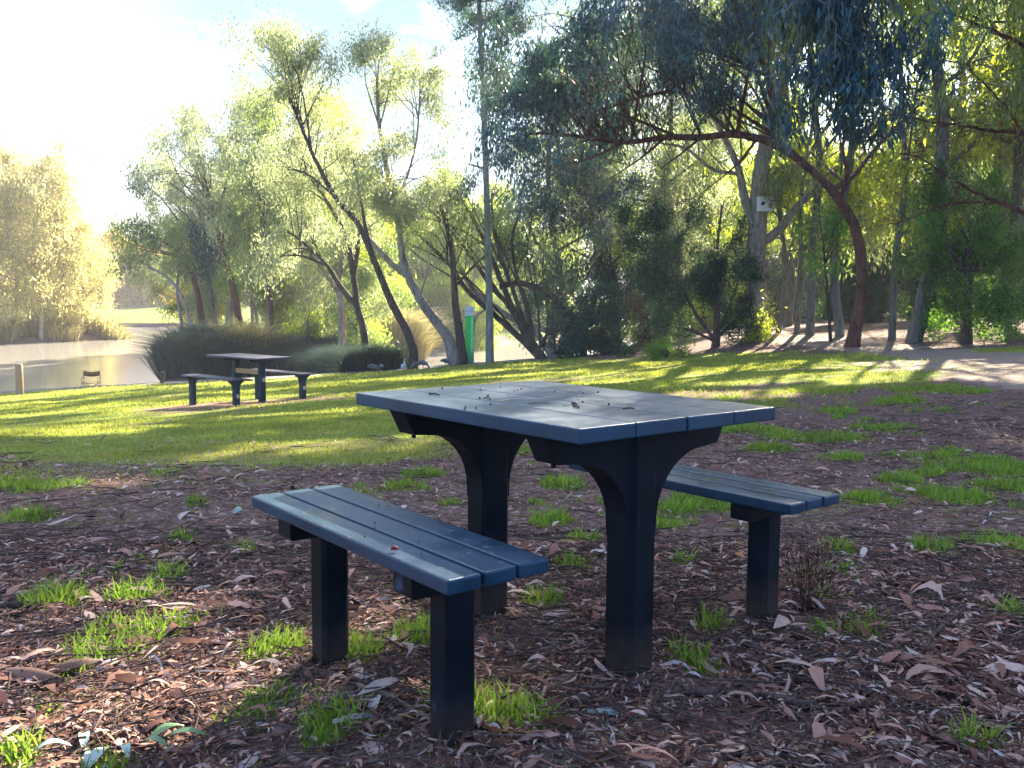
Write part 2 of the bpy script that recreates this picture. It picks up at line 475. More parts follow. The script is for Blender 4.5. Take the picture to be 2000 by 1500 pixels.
def plastic_mat(name, base, rough=.34, dust=.5, spec=.5, mud=False):
    """moulded recycled plastic: fine grain, dust, pale stains"""
    m, t, nn, L = nt(name)
    tc = N(t, 'ShaderNodeTexCoord'); oi = N(t, 'ShaderNodeObjectInfo')
    ad = N(t, 'ShaderNodeVectorMath', operation='ADD'); L(tc.outputs['Object'], ad.inputs[0]); L(oi.outputs['Location'], ad.inputs[1])
    v = ad.outputs[0]
    grain = noise(t, 260, 3, .6, v); blot = noise(t, 5, 5, .62, v, .4); sp = noise(t, 55, 2, .5, v); sp2 = noise(t, 13, 3, .5, v)
    g = N(t, 'ShaderNodeNewGeometry'); sx = N(t, 'ShaderNodeSeparateXYZ'); L(g.outputs['Normal'], sx.inputs[0])
    up = ramp(t, sx.outputs[2], [(.5, (0,)), (.95, (1,))])
    c = mixc(t, ramp(t, blot, [(.35, (0,)), (.7, (1,))]), base, tuple(x * 1.6 + .01 for x in base))
    c = mixc(t, .35, c, ramp(t, grain, [(.3, (.3,)), (.7, (1,))]), 'MULTIPLY')
    dustf = N(t, 'ShaderNodeMath', operation='MULTIPLY'); L(ramp(t, blot, [(.5, (0,)), (.72, (dust,))]), dustf.inputs[0]); L(up, dustf.inputs[1])
    c = mixc(t, dustf.outputs[0], c, (.09, .1, .12))
    spot = N(t, 'ShaderNodeMath', operation='MULTIPLY'); L(ramp(t, sp, [(.64, (0,)), (.68, (.8,))]), spot.inputs[0]); L(up, spot.inputs[1])
    spot2 = N(t, 'ShaderNodeMath', operation='MULTIPLY'); L(spot.outputs[0], spot2.inputs[0]); L(ramp(t, sp2, [(.5, (0,)), (.6, (1,))]), spot2.inputs[1])
    c = mixc(t, spot2.outputs[0], c, (.26, .22, .14))
    mps = N(t, 'ShaderNodeMapping', inp={'Scale': (2.5, 90, 2), 'Rotation': (0, 0, .12)}); L(v, mps.inputs[0])
    scr = N(t, 'ShaderNodeMath', operation='MULTIPLY'); L(ramp(t, noise(t, 3, 2, .5, mps.outputs[0]), [(.69, (0,)), (.73, (.5,))]), scr.inputs[0]); L(ramp(t, sp2, [(.45, (0,)), (.6, (1,))]), scr.inputs[1])
    c = mixc(t, scr.outputs[0], c, (.09, .12, .17))
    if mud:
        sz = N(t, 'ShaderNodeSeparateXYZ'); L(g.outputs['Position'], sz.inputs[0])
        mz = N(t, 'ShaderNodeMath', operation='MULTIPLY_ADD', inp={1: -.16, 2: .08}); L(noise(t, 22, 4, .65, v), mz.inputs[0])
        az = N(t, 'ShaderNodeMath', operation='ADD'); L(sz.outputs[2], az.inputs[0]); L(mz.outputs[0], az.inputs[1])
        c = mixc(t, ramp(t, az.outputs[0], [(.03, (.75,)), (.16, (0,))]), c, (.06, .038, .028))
    p = N(t, 'ShaderNodeBsdfPrincipled', inp={'Specular IOR Level': spec, 'Specular Tint': (.48, .68, 1, 1)}); L(c, p.inputs['Base Color'])
    rr = N(t, 'ShaderNodeMapRange', inp={'From Min': .3, 'From Max': .7, 'To Min': rough - .06, 'To Max': rough + .2}); L(blot, rr.inputs[0]); L(rr.outputs[0], p.inputs['Roughness'])
    bp = N(t, 'ShaderNodeBump', inp={'Strength': .35, 'Distance': .0012}); L(grain, bp.inputs['Height']); L(bp.outputs[0], p.inputs['Normal'])
    out(t, p.outputs[0])
    return m

def ground_mat():
    m, t, nn, L = nt('ground_surface')
    g = N(t, 'ShaderNodeNewGeometry'); pos = g.outputs['Position']
    a = N(t, 'ShaderNodeAttribute', attribute_name='zone'); sc_ = N(t, 'ShaderNodeSeparateColor'); L(a.outputs['Color'], sc_.inputs[0])
    n1 = noise(t, .8, 6, .6, pos); n2 = noise(t, 6, 6, .65, pos); n3 = noise(t, 38, 5, .7, pos); n4 = noise(t, 130, 3, .7, pos)
    mp = N(t, 'ShaderNodeMapping', inp={'Scale': (1, 1, 1)}); L(pos, mp.inputs[0])
    grass = ramp(t, n2, [(.25, (.1, .16, .022)), (.5, (.18, .25, .035)), (.75, (.28, .31, .055))])
    grass = mixc(t, ramp(t, n1, [(.35, (0,)), (.7, (.7,))]), grass, (.24, .22, .07))
    grass = mixc(t, .7, grass, ramp(t, n3, [(.25, (.45,)), (.6, (1,))]), 'MULTIPLY')
    grass = mixc(t, ramp(t, n3, [(.6, (0,)), (.72, (.6,))]), grass, (.24, .19, .1))
    soil = ramp(t, n3, [(.25, (.036, .019, .014)), (.48, (.13, .065, .046)), (.62, (.24, .13, .095)), (.8, (.38, .25, .19))])
    soil = mixc(t, .6, soil, ramp(t, n4, [(.3, (.4,)), (.65, (1.0,))]), 'MULTIPLY')
    vo = N(t, 'ShaderNodeTexVoronoi', inp={'Scale': 34, 'Randomness': 1}); mp2 = N(t, 'ShaderNodeMapping', inp={'Scale': (1, 2.2, 1), 'Rotation': (0, 0, .5)}); L(pos, mp2.inputs[0]); L(mp2.outputs[0], vo.inputs['Vector'])
    vs = N(t, 'ShaderNodeSeparateColor'); L(vo.outputs['Color'], vs.inputs[0])
    leafc = ramp(t, vs.outputs[0], [(0, (.05, .03, .028)), (.5, (.15, .095, .085)), (.85, (.26, .19, .17)), (1, (.4, .33, .3))])
    soil = mixc(t, .55, soil, leafc)
    path = ramp(t, n2, [(.3, (.22, .16, .13)), (.7, (.36, .28, .23))])
    path = mixc(t, .6, path, ramp(t, n3, [(.3, (.6,)), (.6, (1,))]), 'MULTIPLY')
    f = N(t, 'ShaderNodeMath', operation='ADD'); f.use_clamp = True
    nm = N(t, 'ShaderNodeMapRange', inp={'From Min': .3, 'From Max': .7, 'To Min': -.3, 'To Max': .3}); L(n3, nm.inputs[0])
    L(sc_.outputs[0], f.inputs[0]); L(nm.outputs[0], f.inputs[1])
    fr = ramp(t, f.outputs[0], [(.35, (0,)), (.62, (1,))])
    c = mixc(t, fr, grass, soil)
    f2 = N(t, 'ShaderNodeMath', operation='ADD'); f2.use_clamp = True; L(sc_.outputs[1], f2.inputs[0]); 
    nm2 = N(t, 'ShaderNodeMapRange', inp={'From Min': .3, 'From Max': .7, 'To Min': -.25, 'To Max': .25}); L(n2, nm2.inputs[0]); L(nm2.outputs[0], f2.inputs[1])
    c = mixc(t, ramp(t, f2.outputs[0], [(.35, (0,)), (.7, (1,))]), c, path)
    # bare red-brown earth, including the dry band that strengthens the sun patch
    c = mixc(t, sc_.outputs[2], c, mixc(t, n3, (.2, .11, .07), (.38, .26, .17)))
    p = N(t, 'ShaderNodeBsdfPrincipled', inp={'Roughness': .95, 'Specular IOR Level': .1}); L(c, p.inputs['Base Color'])
    bp = N(t, 'ShaderNodeBump', inp={'Strength': .8, 'Distance': .02}); L(n3, bp.inputs['Height']); L(bp.outputs[0], p.inputs['Normal'])
    out(t, p.outputs[0])
    return m

def litter_mat(name='dry_leaves'):
    m, t, nn, L = nt(name)
    a = N(t, 'ShaderNodeAttribute', attribute_name='rnd')
    c = ramp(t, a.outputs['Fac'], [(0, (.05, .022, .016)), (.25, (.15, .062, .044)), (.48, (.29, .14, .1)), (.7, (.46, .27, .21)), (.9, (.6, .43, .35)), (.965, (.5, .44, .4)), (.985, (.35, .12, .07)), (1, (.45, .33, .12))])
    g = N(t, 'ShaderNodeNewGeometry'); n = noise(t, 90, 3, .6, g.outputs['Position'])
    c = mixc(t, .5, c, ramp(t, n, [(.3, (.5,)), (.65, (1,))]), 'MULTIPLY')
    p = N(t, 'ShaderNodeBsdfPrincipled', inp={'Roughness': .8, 'Specular IOR Level': .12}); L(c, p.inputs['Base Color'])
    out(t, p.outputs[0])
    return m

M = {}
M['gum_leaf'] = leaf_mat('gum_leaf', (.035, .075, .035), (.055, .11, .07), (.1, .16, .1), (.36, .48, .1), .4)
M['gum_leaf_pale'] = leaf_mat('gum_leaf_pale', (.1, .15, .11), (.17, .22, .15), (.27, .31, .2), (.52, .57, .26), .45)
M['gum_leaf_blue'] = leaf_mat('gum_leaf_blue', (.012, .045, .07), (.022, .075, .105), (.05, .125, .16), (.1, .2, .06), .22, .36)
M['yellow_leaf'] = leaf_mat('yellow_leaf', (.1, .14, .03), (.16, .2, .035), (.2, .26, .05), (.66, .76, .05), .55)
M['shrub_leaf'] = leaf_mat('shrub_leaf', (.012, .045, .035), (.02, .065, .045), (.03, .085, .05), (.1, .2, .04), .22, .6, .6, .15)
M['teal_leaf'] = leaf_mat('teal_leaf', (.015, .06, .06), (.03, .09, .08), (.07, .15, .12), (.1, .2, .06), .22)
M['wattle'] = leaf_mat('wattle', (.012, .05, .02), (.02, .075, .025), (.04, .11, .03), (.25, .5, .03), .38)
M['bright_leaf'] = leaf_mat('bright_leaf', (.04, .13, .025), (.06, .18, .03), (.12, .26, .04), (.3, .55, .04), .45)
M['twiggy_leaf'] = leaf_mat('twiggy_leaf', (.07, .06, .055), (.1, .085, .07), (.12, .12, .08), (.25, .22, .1), .3)
M['reed'] = leaf_mat('reed', (.18, .15, .07), (.28, .23, .11), (.38, .33, .16), (.55, .48, .2), .4)
M['dark_reed'] = leaf_mat('dark_reed', (.02, .045, .06), (.035, .07, .08), (.06, .1, .1), (.1, .16, .1), .2, .8, .6, .08)
M['pale_gold'] = leaf_mat('pale_gold', (.26, .25, .1), (.36, .33, .14), (.45, .42, .2), (.8, .72, .28), .5)  # pallor of the hazy left bank put into the leaf colour
M['autumn'] = leaf_mat('autumn', (.4, .16, .04), (.55, .25, .06), (.6, .36, .1), (.8, .4, .1), .45)
M['gold'] = leaf_mat('gold', (.5, .35, .03), (.65, .45, .04), (.7, .55, .06), (.95, .7, .05), .5)
M['grass'] = leaf_mat('grass_blade', (.05, .12, .015), (.09, .2, .02), (.22, .27, .05), (.34, .52, .05), .4, .5)
M['lawn'] = leaf_mat('lawn_blade', (.1, .16, .02), (.16, .23, .035), (.27, .29, .07), (.5, .52, .07), .4, .6)
M['bark_pale'] = bark_mat('bark_pale', (.24, .2, .17), (.4, .35, .3), (.16, .12, .1), 2.2)
M['bark_grey'] = bark_mat('bark_grey', (.12, .12, .105), (.2, .2, .175), (.08, .075, .07), 3)
M['bark_pole'] = bark_mat('bark_pole', (.2, .215, .215), (.3, .31, .3), (.15, .15, .145), 3)
M['bark_dark'] = bark_mat('bark_dark', (.06, .04, .035), (.12, .085, .075), (.03, .022, .02), 3)
M['bark_red'] = bark_mat('bark_red', (.075, .03, .026), (.15, .062, .045), (.03, .018, .018), 2.5)
M['bark_tan'] = bark_mat('bark_tan', (.33, .2, .12), (.42, .3, .2), (.2, .13, .1), 2)
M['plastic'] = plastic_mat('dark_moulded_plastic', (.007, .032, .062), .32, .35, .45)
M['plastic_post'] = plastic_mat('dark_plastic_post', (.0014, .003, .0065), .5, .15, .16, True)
M['plastic_far'] = plastic_mat('weathered_plastic', (.05, .035, .06), .35, .6)
M['plastic_far_post'] = plastic_mat('blue_black_post', (.008, .02, .028), .5, .2)
M['ground'] = ground_mat()
M['litter'] = litter_mat()
M['stick'] = bark_mat('stick_bark', (.09, .055, .045), (.17, .11, .09), (.05, .032, .03), 14, .4)
M['tan_wood'] = simple_mat('tan_timber', (.4, .26, .12), .7, .3)
M['white'] = simple_mat('white_panel', (.62, .64, .7), .5, .4, .06, 5)
M['plaque'] = simple_mat('plaque', (.42, .38, .34), .5, .4, .1, 30)
M['post_wood'] = simple_mat('post_timber', (.34, .22, .16), .8, .2, .35, 9)
M['canvas'] = simple_mat('brown_canvas', (.22, .11, .08), .9, .1, .2, 20)
M['concrete'] = simple_mat('shore_edging', (.2, .185, .17), .85, .2, .3, 3)
M['stone'] = simple_mat('stone_wall', (.09, .075, .08), .9, .2, .4, 2)

# ------------------------------------------------------------------ ground sheet
def build_ground():
    tx = np.linspace(math.asinh(-420 / .9), math.asinh(420 / .9), 560); gx = .9 * np.sinh(tx)
    ty = np.linspace(math.asinh(-12 / 1.2), math.asinh(520 / 1.2), 430); gy = 1.2 * np.sinh(ty)
    X, Y = np.meshgrid(gx, gy)
    x, y = X.ravel(), Y.ravel()
    z = H(x, y)
    s, p, g, b = masks(x, y)
    # under water and on the far banks
    farb = poly_sd(FARB, x, y) > 0
    s = np.where(farb, 0, s); p = np.where(farb, 0, p)
    wet = z < WATER + .25
    s = np.where(wet, 1, s)
    lb = (poly_sd(LEFTB, x, y) > -1) | (poly_sd(PENIN, x, y) > -1)
    s = np.where(lb, .8, s)
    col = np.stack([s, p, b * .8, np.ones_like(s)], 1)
    n0, n1 = len(gy), len(gx)
    i = np.arange(n0 - 1)[:, None] * n1 + np.arange(n1 - 1)[None]
    F = np.stack([i, i + 1, i + n1 + 1, i + n1], -1).reshape(-1, 4)
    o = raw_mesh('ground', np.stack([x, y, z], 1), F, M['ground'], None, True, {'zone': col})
    tag(o, kind='structure')
build_ground()

def build_water():
    m, t, nn, L = nt('lake_water')
    g = N(t, 'ShaderNodeNewGeometry'); mp = N(t, 'ShaderNodeMapping', inp={'Scale': (1, 1.0, 1)}); L(g.outputs['Position'], mp.inputs[0])
    n1 = noise(t, 1.2, 4, .6, mp.outputs[0]); n2 = noise(t, 5, 3, .6, mp.outputs[0])
    p = N(t, 'ShaderNodeBsdfPrincipled', inp={'Base Color': (.42, .38, .33, 1), 'Roughness': .09, 'Specular IOR Level': .9, 'IOR': 1.45})
    ad = N(t, 'ShaderNodeMath', operation='ADD'); L(n1, ad.inputs[0]); L(n2, ad.inputs[1])
    bp = N(t, 'ShaderNodeBump', inp={'Strength': .16, 'Distance': .05}); L(ad.outputs[0], bp.inputs['Height']); L(bp.outputs[0], p.inputs['Normal'])
    out(t, p.outputs[0])
    V = np.array([[-420, 30, WATER], [420, 30, WATER], [420, 150, WATER], [-420, 150, WATER]])
    o = raw_mesh('water', V, np.array([[0, 1, 2, 3]]), m)
    tag(o, kind='structure')
build_water()

def build_shore_path():
    """pale gravel and kerb strip that runs along the lake edge of the lawn"""
    pts = catmull(np.array(SHORE), 8)
    T = np.gradient(pts, axis=0); T /= np.linalg.norm(T, axis=1)[:, None]
    Nn = np.stack([-T[:, 1], T[:, 0]], 1)
    V = []; rows = [(-1.0, .03), (-.45, .05), (-.02, .06), (.0, .06), (.12, .05), (.14, -.6)]
    for a, dz in rows:
        q = pts + Nn * (a + .12 * (vnoise(pts[:, 0] * .7, pts[:, 1], 4) - .5)[:, None])
        V.append(np.column_stack([q, H(pts[:, 0], pts[:, 1], False) + dz]))
    n = len(pts); V = np.concatenate(V)
    F = [[r * n + i, r * n + i + 1, (r + 1) * n + i + 1, (r + 1) * n + i] for r in range(len(rows) - 1) for i in range(n - 1)]
    tag(raw_mesh('path', V, np.array(F), M['concrete'], None, True), kind='structure')
build_shore_path()

# ------------------------------------------------------------------ near picnic set
YAW = -0.8811
FX, FY = 0.1315, 2.8761
def local(u, v):
    return (FX + math.cos(YAW) * u - math.sin(YAW) * v, FY + math.sin(YAW) * u + math.cos(YAW) * v)

def board(name, parent, mat, L, w, th, u, v, z, rz=0, bev=.004, sh=0):
    bm = bmesh.new(); box(bm, 0, 0, 0, L, w, th, bev, 2)
    o = bm_obj(name, bm, mat, parent); o.location = (u, v, z); o.rotation_euler = (0, sh, rz)
    return o

def post_mesh(name, parent, mat, s, z0, z1, u, v, ch=.2):
    bm = bmesh.new()
    c = s * ch; h = s / 2
    pts = [(h, -h + c), (h, h - c), (h - c, h), (-h + c, h), (-h, h - c), (-h, -h + c), (-h + c, -h), (h - c, -h)]
    a = [bm.verts.new((x, y, z0)) for x, y in pts]; b = [bm.verts.new((x, y, z1)) for x, y in pts]
    bm.faces.new(a[::-1]); bm.faces.new(b)
    for i in range(8): bm.faces.new((a[i], a[(i + 1) % 8], b[(i + 1) % 8], b[i]))
    o = bm_obj(name, bm, mat, parent); o.location = (u, v, 0)
    return o

def arc(cx, cz, rx, rz, a0, a1, n=9):
    return [(cx + rx * math.cos(a), cz + rz * math.sin(a)) for a in np.linspace(a0, a1, n)]

def make_table():
    e = empty('picnic_table', (FX, FY, 0), YAW)
    tag(e, 'large dark navy picnic table in the foreground, top strewn with gumnuts and twigs', 'picnic table')
    L, W, T, th = 1.0556, .7923, .76, .0385
    bw = W / 4
    for k in range(4):
        v = -W / 2 + bw * (k + .5)
        board('table_board', e, M['plastic'], L + (.012 if k == 3 else 0) + random.uniform(-.004, .004), bw - .0035, th, (-.004 if k == 3 else 0), v, T - th / 2, 0)
    for s in (1, -1):
        u = s * .3302
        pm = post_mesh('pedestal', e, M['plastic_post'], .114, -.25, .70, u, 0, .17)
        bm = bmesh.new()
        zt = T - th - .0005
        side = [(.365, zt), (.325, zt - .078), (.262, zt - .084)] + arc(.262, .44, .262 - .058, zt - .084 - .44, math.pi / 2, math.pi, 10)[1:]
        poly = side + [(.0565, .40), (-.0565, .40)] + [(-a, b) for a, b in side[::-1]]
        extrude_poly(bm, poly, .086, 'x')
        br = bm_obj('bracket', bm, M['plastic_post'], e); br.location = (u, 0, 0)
        for vv in (-.3, .3):
            bb = bmesh.new()
            bmesh.ops.create_cone(bb, cap_ends=True, segments=10, radius1=.007, radius2=.007, depth=.012, matrix=Matrix.Translation((u, vv, zt - .088)))
            bo = bm_obj('bolt', bb, M['plastic_post'], e)
    return e
make_table()

def make_bench(name, label, cu, cv, top, dy, tl, rot_u=0):
    x, y = local(cu, cv)
    e = empty(name, (x, y, 0), YAW + dy)
    tag(e, label, 'bench', 'benches beside the near picnic table')
    w, L, th = .2866, 1.0019, .034
    bw = w / 3
    for k in range(3):
        v = -w / 2 + bw * (k + .5)
        board('seat_board', e, M['plastic'], L, bw - .009, th, random.uniform(-.003, .003), v, top - th / 2, 0, .006, tl)
    for s in (1, -1):
        u = s * .3063
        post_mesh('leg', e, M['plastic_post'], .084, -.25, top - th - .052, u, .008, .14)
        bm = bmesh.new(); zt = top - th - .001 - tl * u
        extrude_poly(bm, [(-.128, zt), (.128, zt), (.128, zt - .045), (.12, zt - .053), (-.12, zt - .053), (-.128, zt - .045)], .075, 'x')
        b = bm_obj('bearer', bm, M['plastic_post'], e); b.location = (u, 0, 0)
    return e
make_bench('bench', 'navy three-board plastic bench nearest the camera, left of the near picnic table', .1033, -.6849, .4935, -.02, .006)
make_bench('bench', 'dark blue three-board plastic bench on the far right side of the near picnic table', -.0083, .6756, .4432, 0, 0)

# ------------------------------------------------------------------ distant picnic set
def make_far_set():
    y2 = -.683; X0, Y0 = -5.133, 18.195
    def loc2(u, v): return (X0 + math.cos(y2) * u - math.sin(y2) * v, Y0 + math.sin(y2) * u + math.cos(y2) * v)
    G = -.845
    e = empty('picnic_table', (X0, Y0, G), y2)
    tag(e, 'distant dark picnic table with thin top and tan rail, out on the lawn', 'picnic table')
    for k in range(4):
        board('table_board', e, M['plastic_far'], 1.70, .19, .035, 0, -.29 + k * .195, .7425)
    for s in (1, -1):
        pm = post_mesh('pedestal', e, M['plastic_far_post'], .115, -.4, .67, s * .42, 0, .12)
        bm = bmesh.new(); extrude_poly(bm, [(-.33, .724), (.33, .724), (.27, .665), (-.27, .665)], .09, 'x')
        b = bm_obj('bearer', bm, M['plastic_far_post'], e); b.location = (s * .42, 0, 0)
    board('rail', e, M['tan_wood'], .74, .03, .09, 0, -.03, .46)
    board('plaque', e, M['plaque'], .004, .062, .075, .42 + .0605, 0, .32, 0, 0)
    def bench(label, cu, cv, top, L, plq, ends):
        x, y = loc2(cu, cv)
        gz = -.92 if cv < 0 else -.88
        b = empty('bench', (x, y, gz), y2)
        tag(b, label, 'bench', 'benches beside the distant picnic table')
        for k in range(3):
            board('seat_board', b, M['plastic_far'], L + (.16 if (k == 2 and ends) else 0), .108, .03, (.08 if (k == 2 and ends) else 0), -.114 + k * .114, top - .015)
        for s in (1, -1):
            u = s * .72
            post_mesh('leg', b, M['plastic_far_post'], .11, -.4, top - .04, u, 0, .12)
            bm = bmesh.new(); zt = top - .031
            side = [(.15, zt), (.15, zt - .03)] + arc(.15, zt - .17, .095, .14, math.pi / 2, math.pi, 6)[1:]
            extrude_poly(bm, side + [(-a, c) for a, c in side[::-1]], .085, 'x')
            f = bm_obj('bracket', bm, M['plastic_far_post'], b); f.location = (u, 0, 0)
        board('plaque', b, M['plaque'], .004, .06, .07, .72 + .058, 0, plq, 0, 0)
    bench('low dark bench left of the distant picnic table, nearer the lake corner of the lawn', -.14, -.69, .46, 1.69, .14, True)
    bench('low dark bench on the right side of the distant picnic table', .02, .718, .455, 1.78, .17, False)
make_far_set()

# ------------------------------------------------------------------ posts, chair, sign
def hit(px, py): return ground(px, py)

def make_post(px, py, hgt, r, label, mat, tilt=0):
    p = hit(px, py)
    T = Tubes(); T.add(np.array([[0, 0, -.6], [0, 0, .1], [tilt * .5, 0, hgt * .6], [tilt, 0, hgt - .02], [tilt, 0, hgt]]), [r, r, r * .97, r * .95, r * .8], 12)
    o = T.build('timber_post', mat, None, True); o.location = p
    tag(o, label, 'post', 'timber posts along the lake edge')
make_post(39, 765, 1.1, .13, 'short tan timber post standing at the far left end of the lake edge', M['post_wood'])
make_post(317, 750, .48, .085, 'dark weathered short post beside the bushes at the lake edge', M['bark_dark'], .02)

def make_chair():
    p = ground(167, 757)
    x, y = p[0], p[1] + .5
    z = p[2] - .22
    e = empty('camp_chair', (x, y, z), math.radians(12))
    tag(e, 'brown folding camp chair standing by the water at the lake edge', 'chair')
    T = Tubes(); w = .3
    for s in (-1, 1):
        T2 = Tubes()
        T2.add(np.array([[s * w, .12, .0], [s * w, .12, .86]]), .014, 8)
        T2.add(np.array([[s * w, -.25, .0], [s * w, -.25, .62]]), .014, 8)
        T2.add(np.array([[s * w, -.28, .62], [s * w, .15, .62]]), .018, 8)
        T2.build('side_frame', M['post_wood'], e)
    for yy in (-.22, .1):
        T.add(np.array([[-w, yy, .02], [w, yy + .01, .42]]), .012, 8); T.add(np.array([[w, yy + .02, .02], [-w, yy + .03, .42]]), .012, 8)
    T.build('cross_leg', M['post_wood'], e)
    def cloth(name, P0, P1, sag, ax):
        n = 12; V = []
        for side in (0, 1):
            for i in range(n + 1):
                t = i / n; a = P0[side] * (1 - t) + P1[side] * t
                a = a + ax * sag * math.sin(math.pi * t)
                V.append(a)
        V = np.array(V); V = np.concatenate([V, V + np.array([0, .006, .006])])
        F = [[i, i + 1, n + 2 + i, n + 1 + i] for i in range(n)] + [[2 * n + 2 + i, 3 * n + 3 + i, 3 * n + 4 + i, 2 * n + 3 + i] for i in range(n)]
        for i in range(n):
            F.append([i, 2 * n + 2 + i, 2 * n + 3 + i, i + 1]); F.append([n + 1 + i, n + 2 + i, 3 * n + 4 + i, 3 * n + 3 + i])
        raw_mesh(name, V, np.array(F), M['canvas'], e, True)
    cloth('backrest', [np.array([-w, .12, .86]), np.array([-w, .12, .68])], [np.array([w, .12, .86]), np.array([w, .12, .68])], -.05, np.array([0, -.3, 1.0]))
    cloth('seat', [np.array([-w, .1, .43]), np.array([-w, -.25, .45])], [np.array([w, .1, .43]), np.array([w, -.25, .45])], -.06, np.array([0, 0, 1.0]))
make_chair()

def text_mesh(name, s, size, mat, parent, loc, rot, ext=.002):
    cu = bpy.data.curves.new(name, 'FONT'); cu.body = s; cu.size = size; cu.extrude = ext; cu.align_x = 'LEFT'; cu.align_y = 'CENTER'
    o = bpy.data.objects.new(name, cu); COL.objects.link(o)
    bpy.context.view_layer.update()
    dg = bpy.context.evaluated_depsgraph_get()
    me = bpy.data.meshes.new_from_object(o.evaluated_get(dg))
    bpy.data.objects.remove(o)
    me.materials.clear(); me.materials.append(mat)
    q = bpy.data.objects.new(name, me); link(q, parent); q.location = loc; q.rotation_euler = rot
    return q

def make_sign():
    p = ground(917, 711)
    e = empty('totem_sign', tuple(p), math.radians(3))
    tag(e, 'tall narrow green totem sign with white top panel beside the lake path', 'sign')
    m, t, nn, L = nt('green_sign_face')
    tc = N(t, 'ShaderNodeTexCoord'); wv = N(t, 'ShaderNodeTexWave', inp={'Scale': 1.6, 'Distortion': 9, 'Detail': 2, 'Detail Scale': .8}); L(tc.outputs['Object'], wv.inputs[0])
    c = ramp(t, wv.outputs[0], [(.0, (.0, .5, .06)), (.42, (.0, .74, .07)), (.5, (.15, .85, .22)), (.56, (.0, .74, .07)), (1, (.0, .58, .07))])
    sx = N(t, 'ShaderNodeSeparateXYZ'); L(tc.outputs['Object'], sx.inputs[0])
    n2 = noise(t, 14, 3, .6, tc.outputs['Object'])
    ad = N(t, 'ShaderNodeMath', operation='MULTIPLY_ADD', inp={1: .5}); L(n2, ad.inputs[0]); L(sx.outputs[2], ad.inputs[2])
    c = mixc(t, ramp(t, ad.outputs[0], [(.45, (.85,)), (.95, (0,))]), c, (.01, .16, .13))
    p_ = N(t, 'ShaderNodeBsdfPrincipled', inp={'Roughness': .4}); L(c, p_.inputs['Base Color']); out(t, p_.outputs[0])
    w = .34
    bm = bmesh.new(); box(bm, 0, 0, .95 - .15, w, .07, 2.1, .006); bm_obj('panel', bm, m, e)
    bm = bmesh.new(); box(bm, 0, 0, 2.03 - .002, w + .006, .076, .355, .006); tp = bm_obj('top_panel', bm, M['white'], e)
    lm = simple_mat('sign_lettering', (.75, .8, .8), .5, .3, .02)
    tl = simple_mat('teal_emblem', (.03, .25, .3), .5, .3, .02); bl = simple_mat('blue_lettering', (.1, .14, .35), .5, .3, .02)
    text_mesh('lettering', 'WARRINGAL', .115, lm, e, (.085, -.0375, 1.80), (math.pi / 2, math.pi / 2, 0))
    text_mesh('lettering', 'PARKLANDS', .115, lm, e, (.085, -.0375, 1.10), (math.pi / 2, math.pi / 2, 0))
    bm = bmesh.new()
    for P in ([(.045, 2.06), (.075, 2.14), (.125, 2.06), (.1, 2.06), (.07, 2.1), (.062, 2.06)], [(-.01, 2.06), (.015, 2.1), (.038, 2.06)]):
        vs = [bm.verts.new((a, -.0405, b)) for a, b in P]; bm.faces.new(vs)
        r = bmesh.ops.extrude_face_region(bm, geom=bm.faces[-1:] if False else [f for f in bm.faces if set(f.verts) == set(vs)])
        for g in r['geom']:
            if isinstance(g, bmesh.types.BMVert): g.co.y -= .002
    bm_obj('emblem', bm, tl, e)
    text_mesh('lettering', 'BANYULE', .058, bl, e, (-.115, -.0395, 2.01), (math.pi / 2, 0, 0))
make_sign()

# ------------------------------------------------------------------ ducks
def duck_mat(name, body, head, breast):
    m, t, nn, L = nt(name)
    tc = N(t, 'ShaderNodeTexCoord'); a = N(t, 'ShaderNodeAttribute', attribute_name='part')
    n = noise(t, 60, 3, .6, tc.outputs['Object'])
    b = mixc(t, n, tuple(x * .6 for x in body), tuple(x * 1.4 for x in body))
    c = ramp(t, a.outputs['Fac'], [(0, (.02, .02, .025)), (.12, (.02, .02, .025)), (.16, body), (.5, body), (.6, breast), (.7, head), (.94, head), (.97, (.05, .05, .05))])
    c = mixc(t, .5, c, b)
    p = N(t, 'ShaderNodeBsdfPrincipled', inp={'Roughness': .6}); L(c, p.inputs['Base Color']); out(t, p.outputs[0])
    return m
DM = duck_mat('duck_plumage', (.12, .14, .16), (.07, .045, .03), (.14, .11, .09))
DW = duck_mat('pale_duck_plumage', (.5, .5, .52), (.09, .06, .04), (.55, .53, .5))
M['duck_leg'] = simple_mat('duck_leg', (.08, .07, .06)); M['wing'] = simple_mat('wing_feathers', (.07, .09, .12), .6, .3, .4, 50)

